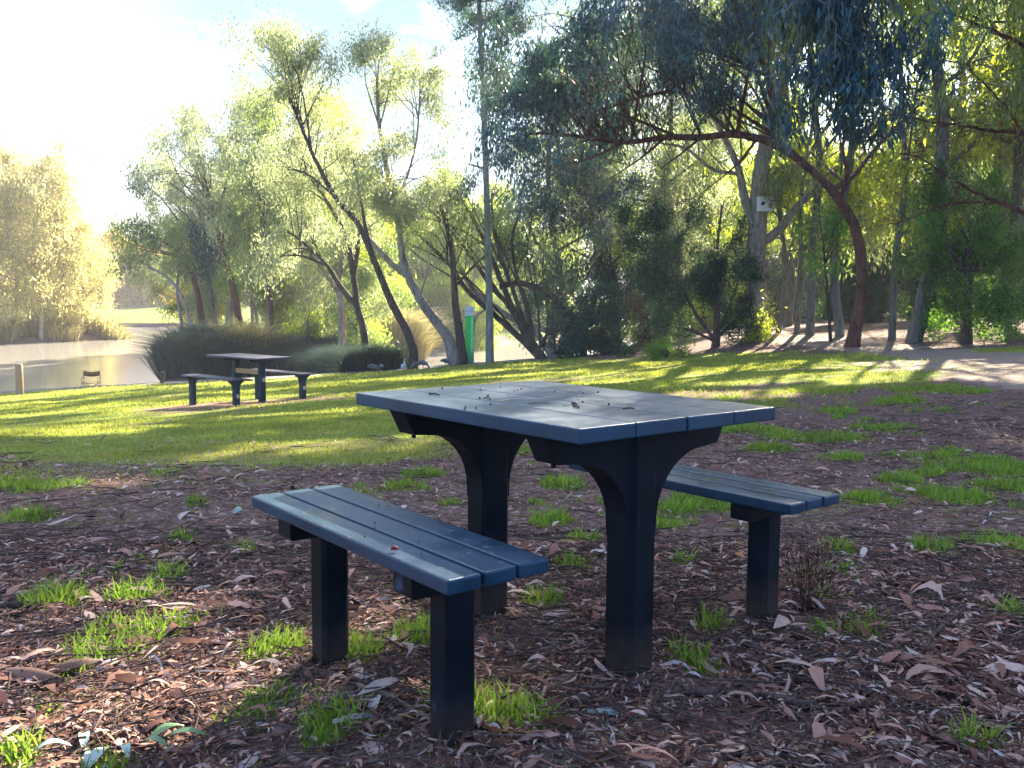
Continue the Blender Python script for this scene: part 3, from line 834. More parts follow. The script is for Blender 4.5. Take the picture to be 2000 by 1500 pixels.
def duck(px, py, face, up, label, mat, sc_=1.0):
    p = ground(px, py); q = at(px, py, p[1] - .9); p = np.array([q[0], q[1], Hs(q[0], q[1])])
    e = empty('duck', tuple(p), 0)
    tag(e, label, 'duck', 'wood ducks feeding at the lake edge')
    if up == 'up':
        P = [(-.22, .25), (-.17, .24), (-.09, .22), (0, .215), (.08, .235), (.12, .29), (.135, .36), (.14, .42), (.16, .455), (.19, .455), (.215, .448), (.235, .444)]
        r = [.012, .035, .075, .09, .08, .05, .034, .03, .036, .034, .014, .008]
    else:
        P = [(-.22, .21), (-.17, .225), (-.09, .235), (0, .23), (.09, .2), (.15, .165), (.19, .12), (.21, .085), (.225, .06), (.235, .035), (.24, .012), (.243, .002)]
        r = [.012, .035, .075, .09, .078, .048, .034, .031, .036, .033, .014, .008]
    C = catmull(np.array([(a, 0, b, q) for (a, b), q in zip(P, r)]), 4)
    T = Tubes(); T.add(C[:, :3] * sc_, C[:, 3] * sc_, 14, ov=None)
    V = np.concatenate(T.V)
    part = np.repeat(np.linspace(0, 1, len(C)), 14); part = np.concatenate([part, [0, 1]])
    ca, sa = math.cos(face), math.sin(face)
    def rot(V): return np.column_stack([V[:, 0] * ca - V[:, 1] * sa, V[:, 0] * sa + V[:, 1] * ca, V[:, 2]])
    raw_mesh('body', rot(V), [np.concatenate(T.F), np.concatenate(T.T)], mat, e, True, {'part': part})
    for s in (-1, 1):
        T = Tubes(); T.add(rot(np.array([[.0, s * .035, .16], [.005, s * .04, .07], [.0, s * .04, .0], [.05, s * .042, -.002]])) * sc_, [.012, .007, .006, .012], 6)
        T.build('leg', M['duck_leg'], e)
        T = Tubes(); W_ = np.array([[-.19, s * .03, .245], [-.1, s * .072, .25], [0, s * .082, .245], [.06, s * .07, .235]]); 
        if up != 'up': W_[:, 2] += np.array([-.02, 0, .0, -.01])
        T.add(rot(catmull(W_, 3)) * sc_, np.interp(np.linspace(0, 1, 10), [0, .3, .7, 1], [.008, .03, .045, .015]), 10, ov=.6)
        T.build('wing', M['wing'], e)
duck(728, 725, 0, 'down', 'grey duck grazing in front of the dark bushes, leftmost of the flock', DM)
duck(744, 723, 2.0, 'down', 'second duck from the left, half behind its grazing neighbour', DM, .85)
duck(788, 727, -1.2, 'up', 'pale-breasted duck standing upright with raised dark neck', DW)
duck(812, 720, 3.3, 'down', 'duck bending its head down beside the leaning trunk base', DM, .85)
duck(826, 719, -.1, 'down', 'grey duck feeding just right of the leaning trunk base', DM)
duck(870, 712, -.1, 'down', 'dark duck grazing by the thick pale trunk, rightmost of the flock', DM, .95)

# ------------------------------------------------------------------ trees
LEAFCOUNT = [0]
DK = 520
def pxw(px, py, Y): return at(px, py, Y)

def hero(name, label, cat, bark, leaf, basepx, limbs, clumps, L=.2, W=.045, dens=1.4, sub=.55, droop=1.0, Y=None, group=None, segs=1, seed=1, depth=1.0, twigs=True, do_carve=True, zs=1.1, hang=0, twig_r=.018, base_xyz=None, shade_roof=None, shade_roof_leaf=(.42, .13, .9)):
    """limbs: lists of (px,py,radius_m[,dy]); clumps: (px,py,rx_px,ry_px,density[,dy])"""
    rng = np.random.default_rng(seed)
    if base_xyz is not None: b = np.array(base_xyz, float)
    elif Y is None: b = ground(*basepx)
    else:
        q = at(basepx[0], basepx[1], Y); b = np.array([q[0], Y, Hs(q[0], Y)])
    Y0 = b[1]
    if L >= .17 and 27 < Y0 < 45: L *= .74; W *= .78; dens *= 1.65
    
    e = empty(name, tuple(b)); tag(e, label, cat, group)
    T = Tubes(); nodes = []
    for li, lm in enumerate(limbs):
        P = []
        for k, q in enumerate(lm):
            dy = q[3] if len(q) > 3 else 0
            w = at(q[0], q[1], Y0 + dy)
            P.append([*w, q[2]])
        P = np.array(P)
        if li == 0:
            P[0, :3] = b; P = np.vstack([[b[0], b[1], b[2] - .5, P[0, 3] * 1.35], P])
            P[1, 3] *= 1.15
        C = limb(T, P, 9 if P[0, 3] > .09 else 6, 6, P[:, 3].max() * .022, rng)
        nodes.append(C)
    nodes = np.concatenate(nodes)
    cl = []
    for c in clumps:
        dy = c[5] if len(c) > 5 else rng.uniform(-1, 1) * depth
        Yc = Y0 + dy
        w = at(c[0], c[1], Yc); s = Yc / F
        cl.append([*w, c[2] * s, min(max(c[2], c[3]) * s, 2.5) * .9, c[3] * s, c[4]])
    V, Fc, at_, subs = clump_leaves(cl, rng, L, W, dens, droop, segs, sub, do_carve, zs, hang=hang)
    if shade_roof is not None:
        # unseen upper clumps, added above the frame to shade lawn and foreground
        V2, F2, a2, sub2 = clump_leaves(shade_roof, rng, shade_roof_leaf[0], shade_roof_leaf[1], shade_roof_leaf[2] * .35, droop, 1, 1.0, do_carve, 1.0)
        F2 = F2 + len(V)
        Fc = [Fc, F2] if not isinstance(Fc, list) else Fc + [F2]
        V = np.concatenate([V, V2]); at_ = {k: np.concatenate([at_[k], a2[k]]) for k in at_}
        top = nodes[nodes[:, 2] > nodes[:, 2].max() - 1.2]
        for c in shade_roof:
            a = top[rng.integers(len(top))]; c3 = np.array(c[:3])
            Q = catmull(np.array([[*a[:3], .09], [*((a[:3] + c3) / 2 + [0, 0, -.4]), .06], [*c3, .02]]), 4)
            T.add(Q[:, :3], Q[:, 3], 5, closed=False); nodes = np.vstack([nodes, Q])
    LEAFCOUNT[0] += len(at_['rnd']) // 4
    if twigs:
        up = nodes[len(nodes) // 6:]
        for s_ in subs:
            c = s_[:3]
            d = np.linalg.norm((up[:, :3] - c) * np.array([1, 1, .8]), axis=1) + np.maximum(up[:, 2] - c[2], 0) * .6
            k = int(rng.choice(np.nonzero(d <= d.min() * 1.5 + .5)[0])); a = up[k]
            if np.linalg.norm(a[:3] - c) > 7: continue
            mid = (a[:3] + c) / 2 + rng.normal(0, .12, 3) * np.linalg.norm(a[:3] - c) * .6 + np.array([0, 0, .12 * np.linalg.norm(a[:3] - c)])
            r0 = min(a[3] * .6, .006 + twig_r * np.linalg.norm(a[:3] - c) * .6)
            Q = catmull(np.array([[*a[:3], r0], [*mid, r0 * .6], [*c, r0 * .2]]), 3)
            T.add(Q[:, :3], Q[:, 3], 4, closed=False)
    T.build('trunk', M[bark], e, True, loc=b)
    raw_mesh('crown', V, Fc, M[leaf], e, False, at_, loc=b)
    return e

def proto_tree(seed, Ht, r0, nl, spread, crown0, leaf, bark, L=.22, W=.05, dens=1.0, lean=.03, sub=.7, zsq=1.0, offset=None, do_carve=False):
    """generic tree about the origin: returns (trunk mesh arrays, crown arrays)"""
    rng = np.random.default_rng(seed)
    T = Tubes()
    ang = rng.uniform(0, 6.28); ln = lean * Ht
    P = []
    for t in np.linspace(0, 1, 7):
        P.append([math.cos(ang) * ln * t * t + rng.normal(0, .012) * Ht * (t > 0), math.sin(ang) * ln * t * t + rng.normal(0, .012) * Ht * (t > 0), Ht * .93 * t, r0 * (1 - .8 * t)])
    P = np.array(P); P = np.vstack([[P[0, 0], P[0, 1], -.6, r0 * 1.3], P])
    C = limb(T, P, 8, 4, r0 * .04, rng)
    cl = []
    for i in range(nl):
        t = crown0 + (1 - crown0) * (i + rng.random()) / nl
        k = int((t * .98) * (len(C) - 1)); a = C[k]
        az = i * 2.4 + rng.uniform(-.5, .5)
        ln_ = spread * (1.1 - .55 * abs(t - crown0 - .35)) * rng.uniform(.6, 1.15)
        el = rng.uniform(.25, .95)
        d = np.array([math.cos(az) * math.cos(el), math.sin(az) * math.cos(el), math.sin(el)])
        e1 = a[:3] + d * ln_ * .55 + np.array([0, 0, -.05 * ln_]); e2 = a[:3] + d * ln_ + np.array([0, 0, .12 * ln_])
        r = a[3] * .5
        Q = limb(T, np.array([[*a[:3], r], [*e1, r * .6], [*e2, r * .18]]), 5, 4, .01, rng)
        for s in range(rng.integers(3, 5)):
            q = Q[int(len(Q) * rng.uniform(.4, .99))]
            c = q[:3] + rng.normal(0, 1, 3) * np.array([.7, .7, .5]) * spread * .24
            T.add(np.array([q[:3], (q[:3] + c) / 2 + rng.normal(0, .1, 3), c]), [.03, .02, .006], 4, closed=False)
            rr = spread * rng.uniform(.16, .3)
            cl.append([*c, rr, rr, rr * .75 * zsq, rng.uniform(.7, 1.2)])
    if offset is not None:
        for c in cl:
            for k in range(3): c[k] += offset[k]
    V, Fc, A, subs = clump_leaves(cl, rng, L, W, dens, 1.0, 1, sub, do_carve, 1.1)
    if offset is not None: V = V - np.array(offset)
    LEAFCOUNT[0] += len(A['rnd']) // 4
    return T, V, Fc, A

def place_unique(name, label, cat, group, seed, x, y, **kw):
    leaf, bark = kw.get('leaf'), kw.get('bark')
    z = Hs(x, y)
    T, V, Fc, A = proto_tree(seed, offset=(x, y, z), do_carve=True, **kw)
    e = empty(name, (x, y, z)); tag(e, label, cat, group)
    T.build('trunk', M[bark], e); raw_mesh('crown', V, Fc, M[leaf], e, False, A)
    return e

PROTO = {}
def proto(key, **kw):
    T, V, Fc, A = proto_tree(**kw)
    e = empty(key, (0, 0, 0))
    a = T.build('trunk', M[kw['bark']], e); b = raw_mesh('crown', V, Fc, M[kw['leaf']], e, False, A)
    PROTO[key] = [e, a, b, False]

def put(key, name, label, cat, group, x, y, s=1.0, rz=0, sz=None, z=None, tilt=(0, 0)):
    e, a, b, used = PROTO[key]
    if used:
        n = e.copy(); COL.objects.link(n)
        for c in (a, b):
            k = c.copy(); COL.objects.link(k); k.parent = n
    else:
        n = e; PROTO[key][3] = True
    n.name = name
    n.location = (x, y, Hs(x, y) if z is None else z)
    n.rotation_euler = (tilt[0], tilt[1], rz); n.scale = (s, s, sz or s)
    for k in ('label', 'category', 'group'):
        if k in n: del n[k]
    tag(n, label, cat, group)
    return n

# --- grove beside the lake (centre left)
hero('slim_gum_tree', 'tall straight grey trunk like a pole, standing just right of the green totem sign', 'tree', 'bark_pole', 'gum_leaf_blue', (957, 707),
     [[(957, 707, .15), (955, 560, .13), (951, 400, .12), (946, 250, .11), (940, 120, .10), (935, -20, .08), (930, -160, .06), (928, -300, .04)],
      [(951, 400, .05), (975, 370, .03, -.5)], [(948, 330, .05), (915, 320, .03, .5)]],
     [(925, 40, 40, 60, 1.2), (955, 110, 45, 50, 1.3), (990, 40, 60, 60, 1.4), (930, 150, 30, 40, 1), (960, 190, 36, 24, 1), (1000, 130, 50, 50, 1.3), (970, 370, 46, 22, .7), (920, 345, 40, 20, .8), (915, -60, 70, 60, 1), (1000, -80, 90, 70, 1.2), (935, -190, 90, 70, 1),
      (900, 385, 24, 12, .7), (990, 300, 30, 24, .8)], L=.2, W=.05, sub=.55, dens=2.4, seed=11,
     shade_roof=[(x, y, z, 2.6, 2.6, 1.3, 1) for x, y, z in [(-4, 38, 17.5), (-1, 40, 18), (2, 38, 16.5), (-2, 43, 16), (2.5, 43, 17), (-5.5, 42, 18), (.5, 36, 15)]])

hero('leaning_gum_tree', 'dark gum with curved trunk leaning left between the ducks at the lake edge', 'tree', 'bark_dark', 'gum_leaf_pale', (806, 721),
     [[(806, 721, .2), (808, 690, .17), (795, 650, .15), (762, 585, .14), (735, 520, .12), (700, 440, .1), (655, 385, .10), (615, 310, .07), (585, 240, .05), (570, 200, .03)],
      [(735, 520, .08), (715, 450, .07), (705, 390, .05), (690, 310, .03)], [(655, 385, .05), (600, 340, .04), (560, 330, .02)]],
     [(560, 90, 70, 40, 1), (500, 75, 55, 30, .8), (620, 140, 60, 45, 1.1), (560, 170, 50, 30, .9), (470, 130, 26, 50, .45), (610, 210, 50, 30, .8), (690, 300, 40, 36, .9), (640, 280, 30, 30, .8), (700, 360, 45, 35, .9)], L=.22, W=.05, dens=1.9, seed=12)

hero('leaning_gum_tree', 'thick pale leaning gum trunk immediately left of the green totem sign', 'tree', 'bark_pale', 'gum_leaf_pale', (888, 707),
     [[(888, 707, .25), (874, 660, .21), (845, 620, .19), (815, 575, .17), (790, 520, .15), (782, 460, .13), (772, 400, .14), (755, 330, .1), (742, 250, .08), (735, 180, .05)],
      [(795, 540, .12), (760, 510, .11), (715, 460, .10), (690, 420, .08), (670, 380, .05)],
      [(772, 400, .07), (800, 330, .05), (815, 260, .04), (820, 180, .03)]],
     [(745, 90, 50, 45, 1), (700, 110, 40, 30, 1), (820, 130, 60, 50, 1), (790, 180, 60, 30, .9), (850, 200, 45, 45, 1), (740, 190, 50, 30, .7), (760, 390, 70, 45, 1.5), (700, 400, 45, 30, 1.2), (800, 420, 60, 40, 1.3), (860, 310, 40, 22, .5), (870, 130, 40, 40, .9), (740, 300, 50, 35, .9), (800, 300, 36, 40, .9), (850, 380, 45, 25, 1)], L=.2, W=.05, dens=1.8, seed=13)

hero('dark_gum_tree', 'dark upright trunk standing close against the left side of the totem sign', 'tree', 'bark_dark', 'gum_leaf', (903, 708),
     [[(903, 708, .2), (897, 650, .16), (890, 600, .14), (886, 540, .12), (880, 470, .1), (860, 400, .07)], [(888, 560, .06), (925, 520, .05), (960, 490, .03)]],
     [(860, 370, 60, 40, 1.3), (900, 430, 40, 40, .8), (940, 490, 30, 20, .6), (830, 440, 40, 30, .9)], L=.18, W=.045, seed=14)

hero('forked_gum_tree', 'multi-stemmed gum with fanning stems rising behind the dark reeds left of the ducks', 'tree', 'bark_dark', 'gum_leaf_pale', (724, 722),
     [[(724, 722, .18), (712, 660, .15), (698, 600, .13), (690, 540, .12), (680, 480, .1), (660, 430, .09), (630, 380, .06), (600, 340, .04)],
      [(698, 600, .12), (665, 560, .11), (640, 520, .08), (600, 480, .06), (560, 450, .03)],
      [(690, 545, .1), (700, 480, .08), (705, 430, .06), (720, 370, .04)],
      [(640, 520, .06), (590, 500, .05), (550, 500, .03)]],
     [(600, 420, 60, 50, 1), (540, 460, 55, 40, 1), (660, 430, 55, 45, 1), (610, 340, 60, 45, 1.1), (540, 360, 60, 50, 1.1), (520, 300, 45, 45, 1.2), (570, 270, 40, 35, 1.1), (720, 380, 40, 36, .9), (520, 520, 50, 26, .7), (660, 340, 40, 30, .9)], L=.2, W=.05, seed=15, Y=36.6)

hero('forked_gum_tree', 'pale twin-stemmed gum behind the reeds, right of the distant picnic table', 'tree', 'bark_pale', 'gum_leaf_pale', (668, 700),
     [[(668, 700, .2), (668, 640, .17), (666, 590, .15), (662, 540, .13), (670, 480, .1), (660, 400, .07), (650, 340, .04)],
      [(664, 580, .1), (640, 540, .09), (615, 505, .07), (590, 480, .04)], [(662, 540, .08), (690, 500, .06), (700, 450, .04)]],
     [(640, 480, 50, 40, .9), (690, 470, 40, 40, .8), (580, 500, 40, 30, .7), (640, 560, 50, 30, .6), (720, 540, 50, 40, .7), (760, 600, 40, 30, .6)], L=.2, W=.05, Y=42, seed=16)

GR = [  # further trees on the spit: base px, Y, top points
    (478, 640, 50, [(478, 0, .22), (455, 560, .18), (438, 500, .15), (420, 430, .1), (400, 350, .06)], [(460, 330, 50, 40, 1), (400, 300, 50, 35, 1), (350, 250, 45, 28, .8), (370, 225, 40, 20, .8), (300, 340, 50, 30, .8), (440, 420, 55, 40, 1), (380, 390, 50, 30, .8), (330, 300, 30, 20, .6)], 'gum_leaf_pale', 'bark_red', 'red-barked gum leaning left behind the dark reed bed, its crown one of the tallest there'),
    (404, 640, 54, [(404, 0, .2), (385, 570, .16), (368, 520, .13), (345, 490, .09), (300, 460, .06)], [(300, 450, 50, 26, .9), (250, 440, 40, 22, .8), (340, 470, 40, 26, .8), (230, 470, 26, 16, .7), (380, 500, 40, 30, .7), (270, 490, 30, 20, .5)], 'gum_leaf', 'bark_red', 'low leaning gum reaching left over the water above the yellow bush'),
    (385, 642, 52, [(385, 0, .12), (360, 590, .1), (330, 545, .08), (290, 520, .05), (250, 495, .03)], [(250, 500, 30, 18, .7), (290, 510, 36, 18, .5), (240, 520, 20, 12, .4)], 'gum_leaf', 'bark_pale', 'thin pale sapling bending left above the water at the tip of the grove'),
    (535, 650, 48, [(535, 0, .14), (527, 580, .12), (520, 520, .1), (512, 440, .07), (500, 360, .04)], [(500, 400, 60, 45, 1), (470, 460, 50, 36, 1), (540, 430, 50, 36, 1), (500, 330, 50, 45, 1.1), (520, 250, 45, 40, 1.2), (470, 520, 40, 26, .8), (545, 200, 40, 22, .8)], 'gum_leaf', 'bark_red', 'upright red-barked gum in the middle of the grove behind the distant picnic table'),
    (495, 650, 53, [(495, 0, .1), (492, 600, .09), (488, 560, .07), (480, 500, .05)], [(480, 500, 40, 40, .8), (450, 540, 36, 30, .7), (500, 560, 40, 20, .5)], 'bright_leaf', 'bark_pale', 'small green-leaved sapling between two red-barked gums in the grove'),
    (425, 640, 56, [(425, 0, .15), (412, 570, .13), (402, 500, .1), (395, 420, .07)], [(400, 480, 40, 30, 1.6), (430, 500, 36, 30, 1.5), (390, 530, 40, 20, 1), (260, 350, 45, 20, .8), (300, 280, 0, 0, 0)], 'gum_leaf_blue', 'bark_grey', 'grey-trunked tree with a small dark crown left of centre in the grove'),
    (615, 655, 52, [(615, 0, .14), (605, 590, .12), (598, 500, .1), (602, 400, .08), (590, 300, .05)], [(600, 420, 60, 45, .9), (640, 400, 50, 40, .9), (570, 480, 50, 40, .9), (590, 540, 50, 30, .8), (640, 220, 50, 36, .7), (690, 240, 40, 30, .6)], 'yellow_leaf', 'bark_pale', 'pale-trunked gum with sunlit yellow-green crown above the middle of the reed bed'),
]
for i, (px, py, Y, tr, cl, leaf, bark, lab) in enumerate(GR):
    tr = [(a, py if k == 0 else b, r) for k, (a, b, r) in enumerate(tr)]
    hero('grove_gum_tree', lab, 'tree', bark, leaf, (px, py), [tr], [c for c in cl if c[2] > 0], L=.24, W=.06, sub=.75, Y=Y, seed=30 + i, group='gum trees on the spit')

# sprawling tree right of pole
hero('sprawling_tree', 'sprawling multi-stemmed tree whose thin trunks fan to the upper left, right of the pole-like gum', 'tree', 'bark_dark', 'gum_leaf', (1058, 700),
     [[(1058, 700, .2), (1025, 650, .15), (1000, 600, .12), (975, 540, .1), (950, 480, .08), (920, 420, .08), (890, 370, .05)],
      [(1058, 700, .17), (1010, 655, .13), (960, 610, .11), (915, 570, .09), (880, 520, .08), (840, 480, .07), (790, 430, .04)],
      [(1030, 660, .11), (1010, 590, .09), (985, 520, .08), (965, 450, .08), (960, 400, .05)],
      [(1000, 600, .1), (960, 560, .09), (920, 500, .07), (870, 440, .05), (820, 390, .03)],
      [(1040, 680, .13), (1030, 600, .1), (1010, 540, .08), (1000, 470, .06), (1020, 400, .04)],
      [(975, 560, .12), (1010, 553, .12), (1050, 562, .12), (1080, 580, .11), (1100, 605, .1)],
      [(950, 480, .05), (900, 450, .04), (850, 430, .03), (790, 420, .02)],
      [(915, 570, .05), (880, 540, .04), (830, 510, .03), (780, 470, .015)],
      [(1050, 690, .09), (1078, 640, .07), (1085, 690, .06)],
      [(1045, 680, .06), (985, 590, .05), (930, 500, .04), (860, 420, .03), (800, 370, .015)], [(1045, 685, .06), (1000, 560, .05), (940, 440, .035), (910, 380, .02)], [(1050, 690, .06), (1020, 580, .045), (975, 470, .035), (940, 380, .02)],
      [(1055, 690, .05), (1050, 600, .04), (1030, 500, .03), (1040, 420, .02)], [(1000, 640, .05), (930, 560, .04), (850, 500, .03), (780, 470, .015)], [(1060, 690, .05), (1070, 620, .04), (1060, 520, .03), (1075, 430, .015)]],
     [(880, 380, 60, 40, 1.1), (830, 420, 50, 36, .9), (940, 400, 50, 40, .9), (1000, 420, 60, 50, .8), (1040, 380, 60, 50, .9), (900, 470, 60, 40, .5), (1010, 490, 50, 50, .6), (1060, 460, 50, 50, .7), (800, 470, 40, 30, .6)], L=.18, W=.045, seed=17, depth=2.0)
hero('sprawling_tree', 'low pale stem arching left from the foot of the sprawling tree by the teal bush', 'tree', 'bark_pale', 'gum_leaf', (1088, 700),
     [[(1088, 700, .16), (1066, 678, .14), (1040, 640, .13), (1000, 622, .12), (960, 595, .12), (920, 560, .1), (890, 500, .07), (870, 430, .05)],
      [(1040, 640, .07), (1075, 655, .06), (1088, 695, .06)], [(960, 595, .05), (930, 620, .04), (925, 650, .03)]],
     [(870, 420, 40, 36, .7), (900, 520, 36, 26, .5), (930, 470, 36, 26, .5)], L=.18, W=.045, seed=18)

# --- red brown tree with arching limb (right)
hero('arching_gum_tree', 'red-brown gum with crooked trunk and long dark limb arching left across the picture', 'tree', 'bark_red', 'gum_leaf_blue', (1664, 678),
     [[(1664, 678, .2), (1672, 640, .175), (1682, 580, .165), (1682, 500, .15), (1668, 440, .14), (1640, 392, .13), (1610, 355, .115), (1570, 320, .11), (1530, 290, .12), (1480, 270, .11), (1430, 262, .1), (1370, 268, .09), (1300, 268, .08), (1220, 278, .065), (1150, 268, .06), (1070, 262, .03)],
      [(1530, 290, .12), (1512, 255, .11), (1510, 215, .1), (1500, 150, .08), (1470, 80, .06), (1440, 10, .05), (1400, -60, .04)],
      [(1640, 392, .07), (1655, 340, .06), (1645, 290, .05), (1655, 250, .06), (1625, 215, .05), (1600, 190, .03)],
      [(1625, 370, .075), (1665, 345, .065), (1710, 290, .055), (1760, 240, .06), (1800, 200, .03)],
      [(1430, 262, .06), (1380, 215, .05), (1330, 180, .05), (1250, 190, .04), (1180, 215, .02)],
      [(1370, 268, .05), (1330, 300, .03), (1290, 330, .015)], [(1300, 268, .05), (1250, 310, .03), (1190, 350, .012)],
      [(1480, 270, .05), (1440, 320, .03), (1380, 370, .015), (1330, 400, .01)], [(1220, 278, .04), (1150, 310, .025), (1070, 330, .01)],
      [(1500, 150, .05), (1420, 110, .05), (1330, 90, .04), (1230, 70, .03), (1130, 60, .02)],
      [(1380, 215, .04), (1340, 140, .03), (1290, 100, .02)]],
     [(1010, 255, 60, 50, 1.3), (1090, 210, 80, 60, 1.5), (1180, 170, 90, 70, 1.6), (1290, 130, 95, 70, 1.6), (1380, 180, 60, 50, 1.4), (1120, 80, 90, 70, 1.6), (1230, 40, 100, 60, 1.6), (1350, 40, 80, 60, 1.5), (1050, 150, 60, 60, 1.4),
      (1060, 20, 60, 60, 1.3), (1440, 120, 60, 60, 1.1), (1150, 290, 60, 30, .7), (1040, 320, 70, 30, .8), (1240, 230, 60, 26, .9), (1010, 360, 40, 22, .6), (1450, 30, 60, 50, 1), (1350, 220, 40, 20, .8), (1420, 215, 40, 26, .6),
      (1250, -60, 150, 60, 1.2), (1400, -90, 120, 60, 1.2), (960, 200, 50, 40, 1.1), (985, 80, 50, 60, 1.5), (1030, 60, 60, 60, 1.4), (1000, 180, 50, 50, 1.3), (1060, 120, 60, 50, 1.4), (1100, 140, 90, 60, 1.3), (1200, 100, 90, 60, 1.3), (1320, 90, 80, 60, 1.3), (1480, 20, 50, 50, 1), (1420, 60, 60, 50, 1.2), (1140, 240, 70, 40, 1), (1010, 300, 50, 30, .9), (1280, 40, 90, 50, 1.2), (1690, 560, 0, 0, 0)][:-1], L=.18, W=.04, dens=1.9, sub=.5, droop=1.3, seed=19, depth=2.2, zs=1.3,
     shade_roof=[(x, y, z, 2.2, 2.2, 1.0, 1) for x, y, z in [(5, 26.5, 11.6), (8, 25.5, 11.8), (2.5, 28, 12), (11, 27, 12), (7, 29, 12.5)]])

# dry twig veil under the arching limb
def twig_veil():
    rng = np.random.default_rng(5)
    b = ground(1195, 676)
    e = empty('twiggy_tree', tuple(b)); tag(e, 'leafless purplish twiggy tree whose fine hanging twigs fill the space under the arching limb', 'tree')
    Y0 = b[1]; T = Tubes()
    main = [(1205, 672, .1), (1210, 600, .09), (1195, 520, .07), (1180, 460, .06), (1165, 380, .04), (1160, 320, .02)]
    m2 = [(1195, 520, .05), (1230, 470, .04), (1270, 410, .03), (1310, 360, .015)]
    m3 = [(1180, 460, .05), (1130, 420, .04), (1100, 370, .03), (1080, 320, .015)]
    m4 = [(1210, 600, .05), (1290, 530, .05), (1240, 540, .03), (1270, 440, .03), (1350, 380, .02)]
    nodes = []
    for m in (main, m2, m3, m4):
        P = np.array([[*at(a, c, Y0), r] for a, c, r in m])
        if m is main: P = np.vstack([[b[0], b[1], b[2] - .4, .13], P])
        nodes.append(limb(T, P, 6, 6, .01, rng))
    nodes = np.concatenate(nodes[1:] + [nodes[0][12:]])
    for k in range(520):
        a = nodes[rng.integers(len(nodes))]
        d = rng.normal(0, 1, 3); d[1] *= .8; d[2] = rng.uniform(-.3, .9); d /= np.linalg.norm(d); ln = rng.uniform(.6, 1.8)
        p1 = a[:3] + d * ln * .5; p2 = a[:3] + d * ln + np.array([0, 0, -.35 * ln])
        T.add(np.array([a[:3], p1, p2]), [.014, .009, .004], 3, closed=False)
        for q in range(4):
            s = p1 * (1 - q / 4) + p2 * q / 4
            f = s + rng.normal(0, .22, 3) + np.array([0, 0, -.3])
            T.add(np.array([s, (s + f) / 2 + rng.normal(0, .03, 3), f]), [.006, .005, .003], 3, closed=False)
    T.build('trunk', M['bark_dark'], e, loc=b)
    cl = [[*at(a, c, Y0), rx / F * Y0, 1.0, ry / F * Y0, d] for a, c, rx, ry, d in [(1120, 380, 70, 50, .5), (1200, 350, 70, 40, .5), (1290, 390, 60, 50, .4), (1350, 340, 60, 40, .3), (1250, 450, 50, 40, .4), (1100, 440, 40, 40, .4)]]
    V, Fc, A, _ = clump_leaves(cl, rng, .16, .03, 1, .8, 1, .5, True)
    raw_mesh('crown', V, Fc, M['twiggy_leaf'], e, False, A, loc=b)
twig_veil()

# big pale gum with box
BIG = hero('big_gum_tree', 'large pale gum carrying a white nest box, rising behind the dark conifer-like shrub', 'tree', 'bark_pale', 'gum_leaf', (1478, 662),
     [[(1478, 662, .36), (1477, 560, .32), (1478, 470, .3), (1482, 400, .29), (1488, 330, .26), (1500, 270, .24), (1522, 190, .2), (1538, 100, .17), (1530, 0, .14), (1540, -120, .1), (1545, -260, .06)],
      [(1482, 478, .16), (1520, 450, .14), (1560, 400, .12), (1600, 365, .11), (1650, 310, .1), (1700, 255, .08), (1730, 215, .05)],
      [(1478, 440, .16), (1458, 400, .14), (1445, 340, .12), (1430, 300, .1), (1400, 240, .08), (1380, 190, .05)],
      [(1490, 420, .1), (1515, 380, .09), (1545, 335, .08), (1580, 300, .07), (1612, 250, .05), (1640, 200, .03)],
      [(1522, 190, .12), (1500, 120, .1), (1470, 60, .08), (1450, 0, .06)],
      [(1530, 150, .1), (1560, 90, .09), (1585, 20, .07), (1600, -60, .05)],
      [(1445, 340, .07), (1390, 330, .06), (1340, 290, .05), (1290, 280, .03)]],
     [(1460, 0, 70, 40, .8), (1530, -80, 100, 70, 1.2), (1620, -60, 90, 60, 1.2), (1440, -90, 90, 60, 1.2), (1400, 240, 45, 36, .8), (1350, 300, 50, 30, .7), (1420, 330, 40, 30, .7), (1640, 200, 40, 36, .7), (1720, 220, 60, 36, .8), (1560, 60, 36, 26, .5), (1540, -230, 150, 100, 1.3), (1700, -150, 100, 80, 1.2), (1380, 150, 40, 36, .7)],
     L=.2, W=.045, seed=20, depth=1.6,
     shade_roof=[(x, y, z, 2.8, 2.8, 1.3, 1) for x, y, z in [(4, 33, 15), (7, 30, 15.5), (10.5, 29, 16), (12.5, 31, 15), (6, 36, 17), (9.5, 34, 18.5), (12, 35, 17), (3.5, 38, 16), (8, 27, 14), (11, 26, 15), (14, 28.5, 16), (5, 29, 13.8)]])

